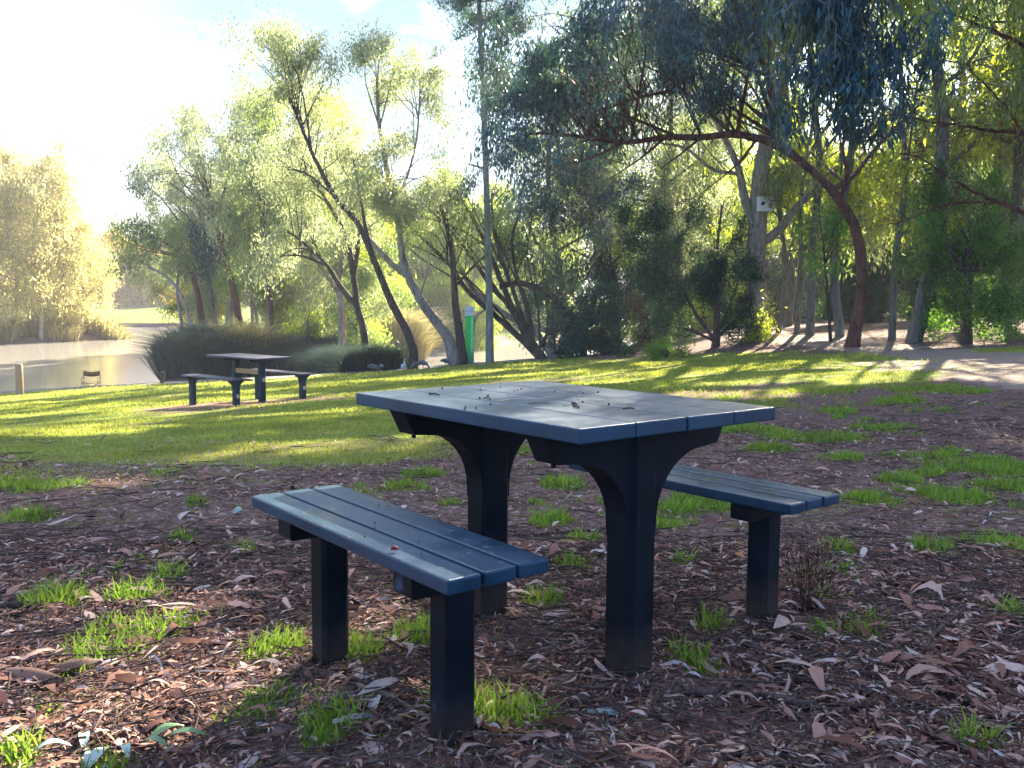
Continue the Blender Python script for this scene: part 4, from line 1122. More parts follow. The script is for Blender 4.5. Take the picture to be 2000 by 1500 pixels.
def make_box():
    b = BIG.location
    Y = b[1] - .42
    p = at(1494, 399, Y)
    e = empty('nest_box', (p[0], p[1], p[2] - .22), math.radians(4)); tag(e, 'small white nest box with dark round hole, fixed high on the large pale gum', 'nest box')
    bm = bmesh.new(); box(bm, 0, 0, .22, .44, .26, .44, .008); bm_obj('body', bm, M['white'], e)
    bm = bmesh.new(); box(bm, .02, .0, .455, .5, .34, .025, .006); lid = bm_obj('lid', bm, M['tan_wood'], e)
    bm = bmesh.new(); bmesh.ops.create_cone(bm, cap_ends=True, segments=24, radius1=.055, radius2=.055, depth=.012, matrix=Matrix.Translation((-.1, -.134, .24)) @ Matrix.Rotation(math.pi / 2, 4, 'X')); bm_obj('hole', bm, M['plastic_post'], e)
    bm = bmesh.new(); bmesh.ops.create_cone(bm, cap_ends=True, segments=20, radius1=.05, radius2=.05, depth=.01, matrix=Matrix.Translation((.12, -.134, .14)) @ Matrix.Rotation(math.pi / 2, 4, 'X')); bm_obj('red_disc', bm, simple_mat('faded_red', (.5, .2, .16)), e)
    T = Tubes()
    for k in range(7):
        T.add(np.array([[.0 + .03 * k, -.15, .3 - .02 * k], [.06 + .03 * k, -.2, .22], [.1 * math.cos(k) + .1, -.22, .05 + .02 * k]]), [.012, .01, .004], 5)
    T.add(np.array([[.16, -.1, .3], [.3, -.16, .33], [.45, -.16, .31]]), [.03, .035, .01], 6)
    tw = T.build('nest_twigs', M['bark_tan'], e)
make_box()

# --- near hanging gum from the right, out of frame trunk
def near_gum():
    rng = np.random.default_rng(44)
    b = np.array([8.6, 12.3, Hs(8.6, 12.3)])
    e = empty('overhanging_gum_tree', tuple(b)); tag(e, 'near gum whose dark blue-green leaves hang down in a dense bunch at the upper right', 'tree')
    T = Tubes(); Y = 11.2
    trunk = limb(T, np.array([[*b[:2], b[2] - .5, .32], [*b, .28], [8.5, 12.2, 2.5, .24], [8.3, 12.3, 5, .2], [8.6, 12.5, 8, .15], [8.2, 12.5, 11, .08]]), 10, 6, .01, rng)
    l1 = limb(T, np.array([[8.35, 12.3, 4.6, .12], [7.2, 11.8, 5.9, .1], [5.8, 11.4, 6.2, .08], [4.6, 11.2, 5.9, .06], [3.6, 11.1, 5.2, .03]]), 7, 6, .01, rng)
    l2 = limb(T, np.array([[8.4, 12.4, 6.5, .1], [6.8, 12.6, 8.0, .08], [5, 12.4, 8.8, .06], [3.2, 12.2, 8.9, .03]]), 7, 6, .01, rng)
    l3 = limb(T, np.array([[8.4, 12.4, 7.5, .1], [8.0, 11, 9.2, .08], [6.5, 10, 10, .05], [5, 9, 10.2, .03]]), 7, 6, .01, rng)
    nodes = np.concatenate([l1, l2, l3])
    cl = []
    for px, py, rx, ry, d in [(1650, 40, 90, 60, 1.6), (1600, 110, 50, 50, 1.4), (1680, 120, 70, 60, 1.7), (1740, 60, 50, 60, 1.5), (1640, 180, 36, 30, 1.4), (1700, 190, 30, 26, 1.2), (1585, 40, 40, 45, 1.2), (1770, 20, 60, 40, 1.2), (1650, -50, 140, 50, 1.6), (1560, -60, 70, 50, 1.3), (1580, 170, 24, 18, 1.0), (1790, 90, 30, 30, .8)]:
        cl.append([*at(px, py, Y), rx / F * Y, .55, ry / F * Y, d])
    crown = []
    for c in [(5, 12.2, 8.8), (3.6, 12, 8.6), (6.6, 12.4, 8.4), (8, 12.5, 10.5), (6.5, 10.2, 10.0), (5.2, 9.2, 9.8), (8.4, 13, 8), (9.6, 12, 9), (7.2, 11.6, 7.2), (9.8, 13, 7), (4.6, 11.5, 7.6), (7.5, 11, 11.2), (10, 11, 8)]:
        crown.append([*c, 1.1, 1.1, .7, .9])
    V, Fc, A, subs = clump_leaves(cl + crown, rng, .16, .028, 3.0, 1.5, 2, .34, True, 1.2, hang=.36)
    for s_ in subs:
        c = s_[:3] + np.array([0, 0, .05]); d = np.linalg.norm(nodes[:, :3] - c, axis=1); a = nodes[int(np.argmin(d))]
        L_ = d.min(); mid = (a[:3] + c) / 2 + np.array([0, 0, .2 * L_])
        T.add(catmull(np.array([a[:3], mid, c]), 3), np.linspace(min(.014, a[3] * .6), .003, 7), 4, closed=False)
        for k in range(3):
            q = c + rng.normal(0, .12, 3)
            T.add(np.array([c, q, q + np.array([0, 0, -.4])]), [.004, .003, .0015], 3, closed=False)
    T.build('trunk', M['bark_tan'], e, loc=b)
    raw_mesh('crown', V, Fc, M['gum_leaf_blue'], e, False, A, loc=b)
near_gum()

def right_tree():
    rng = np.random.default_rng(45)
    b = np.array([13.5, 16.5, Hs(13.5, 16.5)])
    e = empty('overhanging_wattle_tree', tuple(b)); tag(e, 'brown-twigged tree reaching in from the right edge with long thin horizontal branches', 'tree')
    T = Tubes(); Y = 16
    limb(T, np.array([[*b[:2], b[2] - .5, .3], [*b, .26], [13.3, 16.4, 3, .22], [13.4, 16.3, 6, .16], [13, 16.4, 9, .1], [12.6, 16.5, 12, .05]]), 9, 6, .01, rng)
    N_ = []
    for lm in ([(2300, 330, .12), (2150, 290, .1), (2000, 262, .08), (1900, 250, .05), (1800, 236, .03), (1700, 215, .012)], [(2300, 470, .12), (2150, 440, .1), (2000, 415, .08), (1930, 385, .06), (1860, 350, .04), (1780, 300, .02)],
               [(1960, 395, .04), (1850, 400, .03), (1740, 440, .015)], [(2280, 200, .1), (2100, 130, .08), (1960, 70, .05), (1850, 20, .03)], [(2000, 262, .05), (1940, 180, .03), (1880, 130, .015)], [(1900, 250, .02), (1830, 280, .012), (1760, 330, .008)], [(2280, 100, .1), (2150, 0, .07), (2050, -60, .05)]):
        N_.append(limb(T, np.array([[*at(a, c, Y + rng.uniform(-.3, .3)), r * .8] for a, c, r in lm]) * [1, 1, 1, .62], 6, 6, .012, rng))
    nodes = np.concatenate(N_)
    for k in range(260):
        a = nodes[rng.integers(len(nodes))]
        if a[3] > .06: continue
        d = rng.normal(0, 1, 3); d[0] -= .8; d /= np.linalg.norm(d); ln = rng.uniform(.3, 1.0)
        T.add(np.array([a[:3], a[:3] + d * ln * .5, a[:3] + d * ln + np.array([0, 0, -.15])]), [.008, .005, .002], 3, closed=False)
    cl = [[*at(px, py, Y), rx / F * Y, .8, ry / F * Y, d] for px, py, rx, ry, d in [(1900, 70, 60, 60, .8), (1960, 110, 45, 50, .7), (1870, 140, 45, 45, .6), (1980, 20, 60, 50, .9), (1850, 20, 50, 40, .7), (1830, 190, 30, 30, .5), (1900, 300, 40, 16, .3), (1980, 220, 30, 20, .4), (2000, -60, 160, 50, 1), (1850, -70, 80, 40, 1), (2150, 0, 90, 80, 1), (2100, 150, 60, 60, .8)]]
    cl += [[13, 16.4, 9, 2, 2, 1, .9], [11.5, 16, 10, 1.6, 1.6, 1, .9], [13.5, 15.5, 7.5, 1.8, 1.8, .9, .9], [12.5, 17, 11.5, 1.8, 1.8, 1, .9]]
    V, Fc, A, subs = clump_leaves(cl, rng, .16, .022, 1.3, 1.5, 2, .45, True, 1.2, hang=.4)
    for s_ in subs:
        c = s_[:3]; d = np.linalg.norm(nodes[:, :3] - c, axis=1); a = nodes[int(np.argmin(d))]
        if d.min() > 4: continue
        T.add(np.array([a[:3], (a[:3] + c) / 2 + np.array([0, 0, .1]), c]), [.01, .007, .003], 3, closed=False)
    T.build('trunk', M['bark_red'], e, loc=b)
    raw_mesh('crown', V, Fc, M['gum_leaf'], e, False, A, loc=b)
right_tree()

# --- shrubs in front of the woodland
def shrub(label, basepx, limbs, clumps, leaf, seed, L=.13, W=.034, dens=6.5, sub=.36, droop=-.2, bark='bark_dark', name='shrub', depth=.8, Y=None, cat='shrub', group=None, zs=1.2):
    return hero(name, label, cat, bark, leaf, basepx, limbs, clumps, L=L, W=W, dens=dens, sub=sub, droop=droop, seed=seed, depth=depth, Y=Y, group=group, zs=zs, twig_r=.012)

shrub('dark feathery evergreen shrub with low forking stems, directly below the nest box', (1398, 678),
      [[(1398, 676, .13), (1400, 640, .11), (1402, 580, .09), (1400, 500, .06), (1410, 400, .03)], [(1398, 665, .07), (1370, 630, .06), (1340, 580, .04), (1310, 520, .02)], [(1400, 660, .07), (1440, 620, .05), (1470, 570, .03)], [(1398, 668, .05), (1350, 645, .04), (1320, 640, .02)], [(1400, 655, .05), (1425, 600, .04), (1450, 520, .02)]],
      [(1400, 420, 30, 50, 1.3), (1395, 480, 46, 46, 1.5), (1370, 540, 60, 40, 1.5), (1430, 540, 56, 40, 1.5), (1330, 520, 40, 50, 1.4), (1460, 580, 36, 30, 1.4), (1320, 600, 34, 30, 1.3), (1410, 600, 60, 26, .9), (1450, 640, 40, 18, .8), (1355, 430, 26, 40, 1), (1440, 440, 26, 36, 1.2), (1415, 370, 22, 30, 1), (1350, 650, 30, 12, .5)], 'shrub_leaf', 21, name='evergreen_shrub')
shrub('rounded dark green shrub left of the feathery evergreen shrub', (1290, 668),
      [[(1290, 668, .08), (1292, 620, .06), (1290, 560, .04), (1280, 480, .02)], [(1290, 650, .05), (1320, 600, .03), (1330, 560, .02)]],
      [(1290, 560, 50, 40, 1.6), (1300, 620, 50, 32, 1.6), (1270, 500, 40, 40, 1.4), (1320, 480, 40, 40, 1.2), (1280, 430, 36, 36, 1.2), (1250, 470, 30, 30, 1), (1240, 400, 36, 30, 1)], 'shrub_leaf', 22, name='evergreen_shrub', Y=31)
shrub('big teal-leaved bush spreading onto the lawn edge right of the sprawling tree', (1140, 697),
      [[(1140, 697, .08), (1142, 650, .06), (1130, 600, .04)], [(1145, 680, .05), (1180, 640, .03)]],
      [(1120, 620, 40, 36, 1.6), (1165, 610, 50, 40, 1.6), (1130, 665, 50, 28, 1.8), (1180, 670, 46, 26, 1.8), (1150, 560, 40, 30, 1.2), (1200, 620, 30, 40, 1.3), (1100, 680, 26, 16, 1.5), (1090, 640, 24, 24, 1.1), (1190, 570, 30, 26, 1)], 'teal_leaf', 23, name='teal_bush', L=.13, W=.05)
shrub('low bright green mounded bush at the lawn edge before the evergreen shrubs', (1302, 700),
      [[(1302, 698, .03), (1302, 690, .02), (1300, 680, .01)]], [(1280, 686, 26, 11, 2.6), (1315, 684, 30, 14, 2.8), (1335, 690, 20, 10, 2.4), (1300, 692, 44, 7, 2.6)], 'bright_leaf', 24, name='low_bush', L=.11, W=.02, sub=.22, dens=4)
shrub('small dark green ground bush between the teal bush and the low bright mound', (1222, 697),
      [[(1222, 697, .02), (1222, 690, .015), (1222, 684, .01)]], [(1215, 688, 14, 10, 2.4), (1236, 690, 14, 8, 2.4)], 'shrub_leaf', 25, name='low_bush', L=.1, W=.03, sub=.2, dens=4)
shrub('small bare reddish forked bush among the shadows left of the evergreen shrubs', (1268, 676),
      [[(1268, 664, .08), (1268, 640, .07), (1262, 615, .05), (1250, 590, .03)], [(1268, 640, .05), (1285, 615, .04), (1300, 595, .02)], [(1265, 630, .04), (1245, 610, .03), (1235, 585, .02)]],
      [(1260, 585, 36, 22, .7), (1230, 600, 22, 20, .7)], 'twiggy_leaf', 26, name='reddish_bush', bark='bark_red')
shrub('feathery-topped bush in front of the woodland, right of the evergreen shrub', (1476, 668),
      [[(1476, 668, .05), (1480, 640, .04), (1485, 610, .02)]], [(1480, 630, 26, 26, 1.2), (1495, 600, 24, 22, 1), (1470, 655, 22, 12, 1.2)], 'yellow_leaf', 27, name='yellow_green_bush')
shrub('glossy bright green leafy sapling in sun left of the red-brown crooked trunk', (1622, 668),
      [[(1622, 668, .05), (1618, 600, .04), (1610, 500, .03), (1600, 420, .02)]],
      [(1600, 420, 30, 26, 1.1), (1615, 460, 34, 30, 1.3), (1600, 500, 30, 24, 1.2), (1640, 430, 24, 24, 1), (1580, 450, 20, 20, .9), (1620, 530, 22, 16, .8), (1660, 470, 14, 16, .6)], 'bright_leaf', 28, name='green_sapling', L=.16, W=.06, dens=1.2, sub=.4, droop=.8, Y=27.5)
shrub('broad rounded dark green wattle with sunlit top standing beyond the path at the right', (1888, 672),
      [[(1888, 672, .13), (1890, 620, .11), (1893, 560, .09), (1890, 500, .07), (1895, 430, .04)], [(1892, 540, .05), (1850, 480, .04), (1800, 430, .02)], [(1892, 550, .05), (1930, 480, .04), (1960, 430, .02)]],
      [(1890, 380, 60, 36, 1.4), (1820, 400, 50, 34, 1.4), (1950, 410, 50, 40, 1.4), (1860, 450, 70, 40, 1.6), (1930, 480, 60, 40, 1.6), (1790, 440, 40, 34, 1.4), (1830, 520, 50, 36, 1.5), (1900, 540, 60, 36, 1.5), (1975, 550, 40, 50, 1.4), (1850, 590, 50, 30, 1.2), (1930, 610, 60, 34, 1.4), (1870, 345, 40, 20, 1.2), (1990, 460, 30, 50, 1.2), (1840, 640, 40, 20, 1.2), (1960, 650, 50, 16, 1.2), (1770, 500, 26, 26, 1)],
      'wattle', 29, name='rounded_wattle', L=.14, W=.04, dens=3.6, sub=.45, depth=1.4, cat='tree')

# --- reeds and bushes on the shore
def blades(n, cx, cy, rx, ry, h, w, rng, lean=.25, ang=None):
    th = rng.random(n) * 6.283; rr = np.sqrt(rng.random(n))
    x = cx + rx * rr * np.cos(th); y = cy + ry * rr * np.sin(th)
    z = H(x, y)
    edge = 1 - .45 * rr ** 2
    hh = h * edge * rng.uniform(.6, 1.15, n)
    d = rng.normal(0, lean, (n, 2)) + np.stack([np.cos(th), np.sin(th)], 1) * rr[:, None] * .6
    p = np.stack([x, y, z - .05], 1)
    m = p + np.stack([d[:, 0] * hh * .4, d[:, 1] * hh * .4, hh * .72], 1)
    t = p + np.stack([d[:, 0] * hh * 1.25, d[:, 1] * hh * 1.25, hh * .86], 1)
    a = rng.random(n) * 6.283; s = np.stack([np.cos(a), np.sin(a), 0 * a], 1) * (w / 2)
    V = np.stack([p - s, p + s, m + s * .9, m - s * .9, t], 1).reshape(-1, 3)
    i = np.arange(n)[:, None] * 5
    return V, [i + np.array([[0, 1, 2, 3]]), i + np.array([[3, 2, 4]])], {'rnd': np.repeat(rng.random(n), 5), 'cl': np.repeat(vnoise(x * 1.5, y * 1.5, 8), 5)}

def clump_reed(name, label, mat, n, cx, cy, rx, ry, h, w, seed, group=None, lean=.25, cat='reeds'):
    V, Fc, A = blades(n, cx, cy, rx, ry, h, w, np.random.default_rng(seed), lean)
    o = raw_mesh(name, V, Fc, M[mat], None, False, A, loc=(cx, cy, Hs(cx, cy)))
    tag(o, label, cat, group)

g = at(672, 725, 37.2); clump_reed('reed_clump', 'dark reed clump filling the gap between the two forked gum stems', 'dark_reed', 9000, g[0], 37.0, 1.2, 1.5, 1.8, .024, 57, 'dark reed clumps along the lake edge')
RE = [(398, 'leftmost dark drooping reed clump at the water beside the short dark post'), (455, 'dark reed clump left of the distant picnic table behind the lake edge'), (515, 'dark reed clump directly behind the distant picnic table'), (585, 'dark blue-green reed clump right behind the right end of the distant table'), (650, 'dark reed clump left of the forked gum stems'), (708, 'rightmost dark reed clump around the foot of the forked gum')]
for i, (px, lab) in enumerate(RE):
    g = ground(px, 744 - (px - 350) * .055)
    clump_reed('reed_clump', lab, 'dark_reed', 11000, g[0], g[1] + 1.9, 1.3, 1.6, [1.9, 2.1, 2.0, 1.9, 1.95, 1.75][i], .024, 50 + i, 'dark reed clumps along the lake edge')
g = at(392, 700, 41); clump_reed('reed_clump', 'dark rounded reed clump reaching out over the water behind the lake edge', 'dark_reed', 6000, g[0], 41, 1.5, 2.2, 2.6, .04, 58, 'dark reed clumps along the lake edge', .35)
g = at(480, 700, 42); clump_reed('reed_clump', 'yellowish reed clump rising between the dark clumps behind the distant picnic table', 'reed', 3500, g[0], 41.5, 1.1, 1.2, 2.9, .03, 59)
g = at(758, 700, 45); clump_reed('grass_tussock', 'large round tan grass tussock across the water behind the leaning gum', 'reed', 9000, at(757, 700, 60)[0], 60, 2.2, 1.8, 3.3, .045, 60, lean=.35, cat='grass clump')
for i in range(12):
    t = i / 11
    x = float(np.interp(t, [0, .75, .88, 1], [-74, -46, -41, -38])); y = float(np.interp(t, [0, .75, .88, 1], [63, 72, 78, 84])) + 2
    clump_reed('bank_reeds', 'pale tan reed clump along the water in front of the trees on the left bank', 'reed', 1500, x, y, 2.6, 2.2, 2.6 + R.uniform(-.6, .8), .09, 70 + i, 'pale reeds on the left bank')
hero('yellow_bush', 'bright yellow-green sunlit bush above the reeds between the red trunks and the forked gum', 'shrub', 'bark_dark', 'yellow_leaf', (600, 680), [[(600, 660, .05), (600, 640, .04), (605, 610, .02)]],
     [(600, 625, 30, 22, 1.6), (570, 640, 20, 14, 1.3), (625, 640, 22, 16, 1.4)], L=.2, W=.07, Y=43, seed=80, do_carve=False)
hero('yellow_bush', 'golden yellow small tree among the trunks at the left of the grove', 'shrub', 'bark_dark', 'gold', (388, 640), [[(388, 640, .1), (388, 610, .07), (390, 580, .03)]],
     [(388, 575, 22, 30, 1.6), (370, 560, 22, 16, 1), (410, 590, 14, 16, 1.2), (350, 470, 0, 0, 0)][:3], L=.35, W=.14, Y=68, seed=81, sub=1.0, do_carve=False)
hero('dark_bush', 'dark rounded bush on the far bank seen between the leaning trunks', 'shrub', 'bark_dark', 'shrub_leaf', (850, 670), [[(850, 670, .1), (850, 650, .07), (850, 620, .03)]],
     [(840, 640, 40, 30, 1.5), (880, 630, 40, 30, 1.5)], L=.4, W=.12, seed=82, sub=.9, do_carve=False, base_xyz=(-5.9, 73.5, -2.4))

# --- prototypes for woodland, banks
proto('A', seed=101, Ht=16, r0=.17, nl=15, spread=3.6, crown0=.33, leaf='gum_leaf_pale', bark='bark_pale', L=.26, W=.065, dens=.9, sub=.75)
proto('B', seed=102, Ht=15, r0=.16, nl=13, spread=3.0, crown0=.25, leaf='yellow_leaf', bark='bark_grey', L=.3, W=.075, dens=.75, sub=.85)
proto('C', seed=103, Ht=13, r0=.16, nl=16, spread=3.3, crown0=.12, leaf='gum_leaf', bark='bark_dark', L=.28, W=.075, dens=.8, sub=.85)
proto('D', seed=104, Ht=6, r0=.08, nl=14, spread=2.2, crown0=.04, leaf='shrub_leaf', bark='bark_dark', L=.22, W=.06, dens=1.1, sub=.6)
proto('E', seed=105, Ht=5, r0=.07, nl=13, spread=2.0, crown0=.04, leaf='yellow_leaf', bark='bark_dark', L=.22, W=.07, dens=1.0, sub=.6)
proto('L', seed=106, Ht=12.5, r0=.2, nl=17, spread=3.6, crown0=.3, leaf='pale_gold', bark='bark_pale', L=.3, W=.1, dens=.4, sub=.8)
proto('O', seed=107, Ht=11, r0=.2, nl=12, spread=4.5, crown0=.2, leaf='autumn', bark='bark_dark', L=.7, W=.3, dens=.25, sub=1.5)

rg = np.random.default_rng(99)
# left bank clump
for i, (px, Y, s) in enumerate([(-70, 78, 1.15), (-10, 76, 1.05), (35, 80, 1.2), (80, 79, 1.15), (125, 82, 1.0), (165, 84, .78), (195, 87, .55), (60, 90, 1.1), (140, 92, .85), (-130, 84, 1.2), (10, 92, 1.2)]):
    q = at(px, 660, Y)
    put('L', 'bank_gum_tree', 'pale yellow-green gum in the hazy clump on the left bank across the water', 'tree', 'hazy gums on the left bank', q[0], Y, s, rg.uniform(0, 6.28))
# autumn trees beyond the park lawn
for i, px in enumerate(list(range(120, 480, 32))):
    Y = 160 + rg.uniform(-8, 15); q = at(px + rg.uniform(-8, 8), 600, Y)
    put('O', 'autumn_tree', 'orange autumn tree at the back of the far park lawn', 'tree', 'autumn trees across the far lawn', q[0], Y, rg.uniform(.75, 1.1), rg.uniform(0, 6.28))
# far bank behind the grove (lit yellow green)
for i in range(34):
    px = 640 + i * 14 + rg.uniform(-8, 8); Y = rg.uniform(78, 92) if px < 950 else rg.uniform(104, 125); q = at(px, 600, Y)
    k = 'BBCB'[i % 4]
    put(k, 'far_bank_tree', 'sunlit yellow-green tree on the far bank seen through the trunks of the grove', 'tree', 'sunlit trees on the far bank', q[0], Y, rg.uniform(.6, .95), rg.uniform(0, 6.28))
for i in range(16):
    px = 660 + i * 27 + rg.uniform(-10, 10); Y = rg.uniform(74, 77) if px < 940 else rg.uniform(103, 108); q = at(px, 600, Y)
    put('E', 'far_bank_bush', 'sunlit yellow-green bush at the waterline of the far bank', 'shrub', 'bushes at the far waterline', q[0], Y, rg.uniform(.7, 1.1), rg.uniform(0, 6.28))
# a few more spit trees to thicken the grove
for i, (px, Y, s, k) in enumerate([(560, 58, .62, 'C'), (640, 52, .7, 'A'), (500, 62, .75, 'A'), (440, 64, .62, 'A'), (700, 50, .72, 'B'), (580, 66, .85, 'B')]):
    q = at(px, 600, Y)
    put(k, 'spit_tree', ['short bushy dark tree', 'slender pale gum', 'tall pale gum', 'small pale gum', 'yellowish gum', 'broad yellow-green gum'][i] + ' deeper in the grove, ' + ['near its middle', 'right of the yellow bush', 'behind the red-barked gums', 'over its left third', 'at its right end', 'rearmost of all'][i], 'tree', None, q[0], Y, s, rg.uniform(0, 6.28), z=Hs(q[0], Y) if Hs(q[0], Y) > WATER else WATER - .3)

for i, (px, Y, s, k) in enumerate([(350, 57, .72, 'A'), (455, 58, .9, 'A'), (520, 56, .95, 'A'), (600, 60, 1.0, 'A'), (660, 58, .9, 'A'), (390, 66, .7, 'C'), (545, 70, .8, 'C'), (690, 44, .62, 'C')]):
    q = at(px, 600, Y)
    put(k, 'spit_tree', ['grey-green gum just right of the left tip of the spit', 'tall grey-green gum over the left third of the spit', 'tall grey-green gum at the middle of the spit', 'tallest grey-green gum of the spit, right of its middle', 'tall grey-green gum behind the leaning dark gum', 'dense bushy tree behind the golden small tree', 'dense bushy tree deep behind the yellow bush', 'bushy tree behind the forked gum stems'][i], 'tree', None, q[0], Y, s, rg.uniform(0, 6.28), z=max(Hs(q[0], Y), WATER - .3))

# woodland on the right: nearest ones are unique so that sun gaps are theirs
near_w = [(1582, 655, 'bluish-grey slim trunk in the woodland left of the red-brown crooked trunk', .15, 'yellow_leaf', 18), (1640, 658, 'grey slim trunk just left of the red-brown crooked trunk', .15, 'gum_leaf_pale', 17),
          (1742, 664, 'thin dark trunk in the woodland left of the thick pale trunk', .12, 'yellow_leaf', 15), (1786, 668, 'thick pale straight trunk in the woodland right of the crooked red-brown tree', .24, 'yellow_leaf', 20),
          (1520, 650, 'dark thin trunk at the start of the path', .1, 'gum_leaf', 14), (1556, 652, 'dark thin trunk second along the path', .1, 'yellow_leaf', 14), (1962, 640, 'pale tall trunk high behind the rounded wattle at the right', .2, 'gum_leaf_pale', 20)]
for i, (px, py, lab, r, leaf, ht) in enumerate(near_w):
    g = ground(px, py)
    if g[1] > 60 or g[2] < WATER: q = at(px, py, 40); g = np.array([q[0], 40, 0])
    place_unique('woodland_gum_tree', lab, 'tree', 'woodland trees behind the path', 200 + i, g[0], g[1], Ht=ht, r0=r, nl=13, spread=3.2, crown0=.33, leaf=leaf, bark='bark_grey', L=.22, W=.055, dens=1.1, sub=.75, lean=.02)
cnt = 0
for i in range(46):
    Y = 46 + 48 * (i / 46) + rg.uniform(-2, 2)
    px = rg.uniform(1080, 2250); x = (px - 1000) / F * Y
    if Hs(x, Y) < WATER: continue
    k = 'BCBCB'[i % 5] if i < 26 else 'BABCB'[i % 5]
    put(k, 'woodland_tree', 'leafy gum in the sunlit woodland that fills the right background', 'tree', 'background trees of the woodland', x, Y, rg.uniform(.62, .85), rg.uniform(0, 6.28))
for i in range(46):
    Y = 36 + 34 * (i / 46) ** 1.2
    px = rg.uniform(1230, 2250) if Y > 42 else rg.uniform(1500, 2200); x = (px - 1000) / F * Y
    if Hs(x, Y) < WATER: continue
    k = 'DDE'[i % 3] if Y > 46 else 'D'
    put(k, 'understorey_shrub', 'leafy understorey shrub among the woodland trunks', 'shrub', 'understorey shrubs of the woodland', x, Y, rg.uniform(.6, .95), rg.uniform(0, 6.28))
# tall trees added off the right of the frame so their crowns shade the foreground
for i, (x, y, ht) in enumerate([(13.5, 24, 17), (19, 30, 18), (9.8, 33, 0), (16.5, 36, 19), (5.5, 37, 0), (22, 22, 15), (17, 12, 14)]):
    if ht == 0: continue
    place_unique('shade_gum_tree', 'tall gum added beyond the right edge of the view to shade the foreground', 'tree', 'shade gums added beyond the right edge', 230 + i, x, y, Ht=ht, r0=.22, nl=15, spread=3.8, crown0=.45, leaf='gum_leaf', bark='bark_pale', L=.22, W=.055, dens=1.2, sub=.75, lean=.03)

for i, (x, y, ht) in enumerate([(3.8, 44, 19), (8.5, 47, 20), (12, 41, 19), (6.5, 41, 17), (16, 31, 17), (1.9, 40.5, 18)]):
    place_unique('tall_gum_tree', ['tall gum rising behind the teal bush', 'tall gum high behind the dark evergreen shrubs', 'tall gum behind the slim bluish trunk', 'tall gum behind the twiggy tree', 'tall gum behind the rounded wattle', 'tall blue-green gum directly behind the sprawling tree'][i], 'tree', 'tall gums of the woodland edge', 250 + i, x, y, Ht=ht, r0=.2, nl=17, spread=3.8, crown0=.3, leaf=['gum_leaf', 'gum_leaf_pale', 'gum_leaf', 'gum_leaf_pale', 'gum_leaf', 'gum_leaf_blue'][i], bark='bark_grey', L=.2, W=.055, dens=1.5, sub=.75, lean=.02)

# retaining wall on the far shore
bm = bmesh.new(); box(bm, 0, 0, 0, 9.5, .5, .55, .04); w_ = bm_obj('retaining_wall', bm, M['stone']); w_.location = (-46.3, 118.6, -2.72); w_.rotation_euler = (0, 0, math.radians(-3))
tag(w_, 'low dark stone retaining wall at the water below the far park lawn', 'wall')

# ------------------------------------------------------------------ litter, grass, sticks
def frustum_pts(n, y0, y1, rng, p=1.0, marg=1.12):
    u = rng.random(n)
    y = (y0 ** p + u * (y1 ** p - y0 ** p)) ** (1 / p)
    hw = y * (1000 / F) * marg + .8
    x = rng.uniform(-1, 1, n) * hw
    return x, y

def blocked(x, y):
    """true where a post stands"""
    b = np.zeros(len(x), bool)
    for u, v, r in ((.33, 0, .075), (-.33, 0, .075), (.41, -.685, .055), (-.2, -.685, .055), (.3, .676, .055), (-.31, .676, .055)):
        a, c = local(u, v); b |= np.hypot(x - a, y - c) < r
    return b

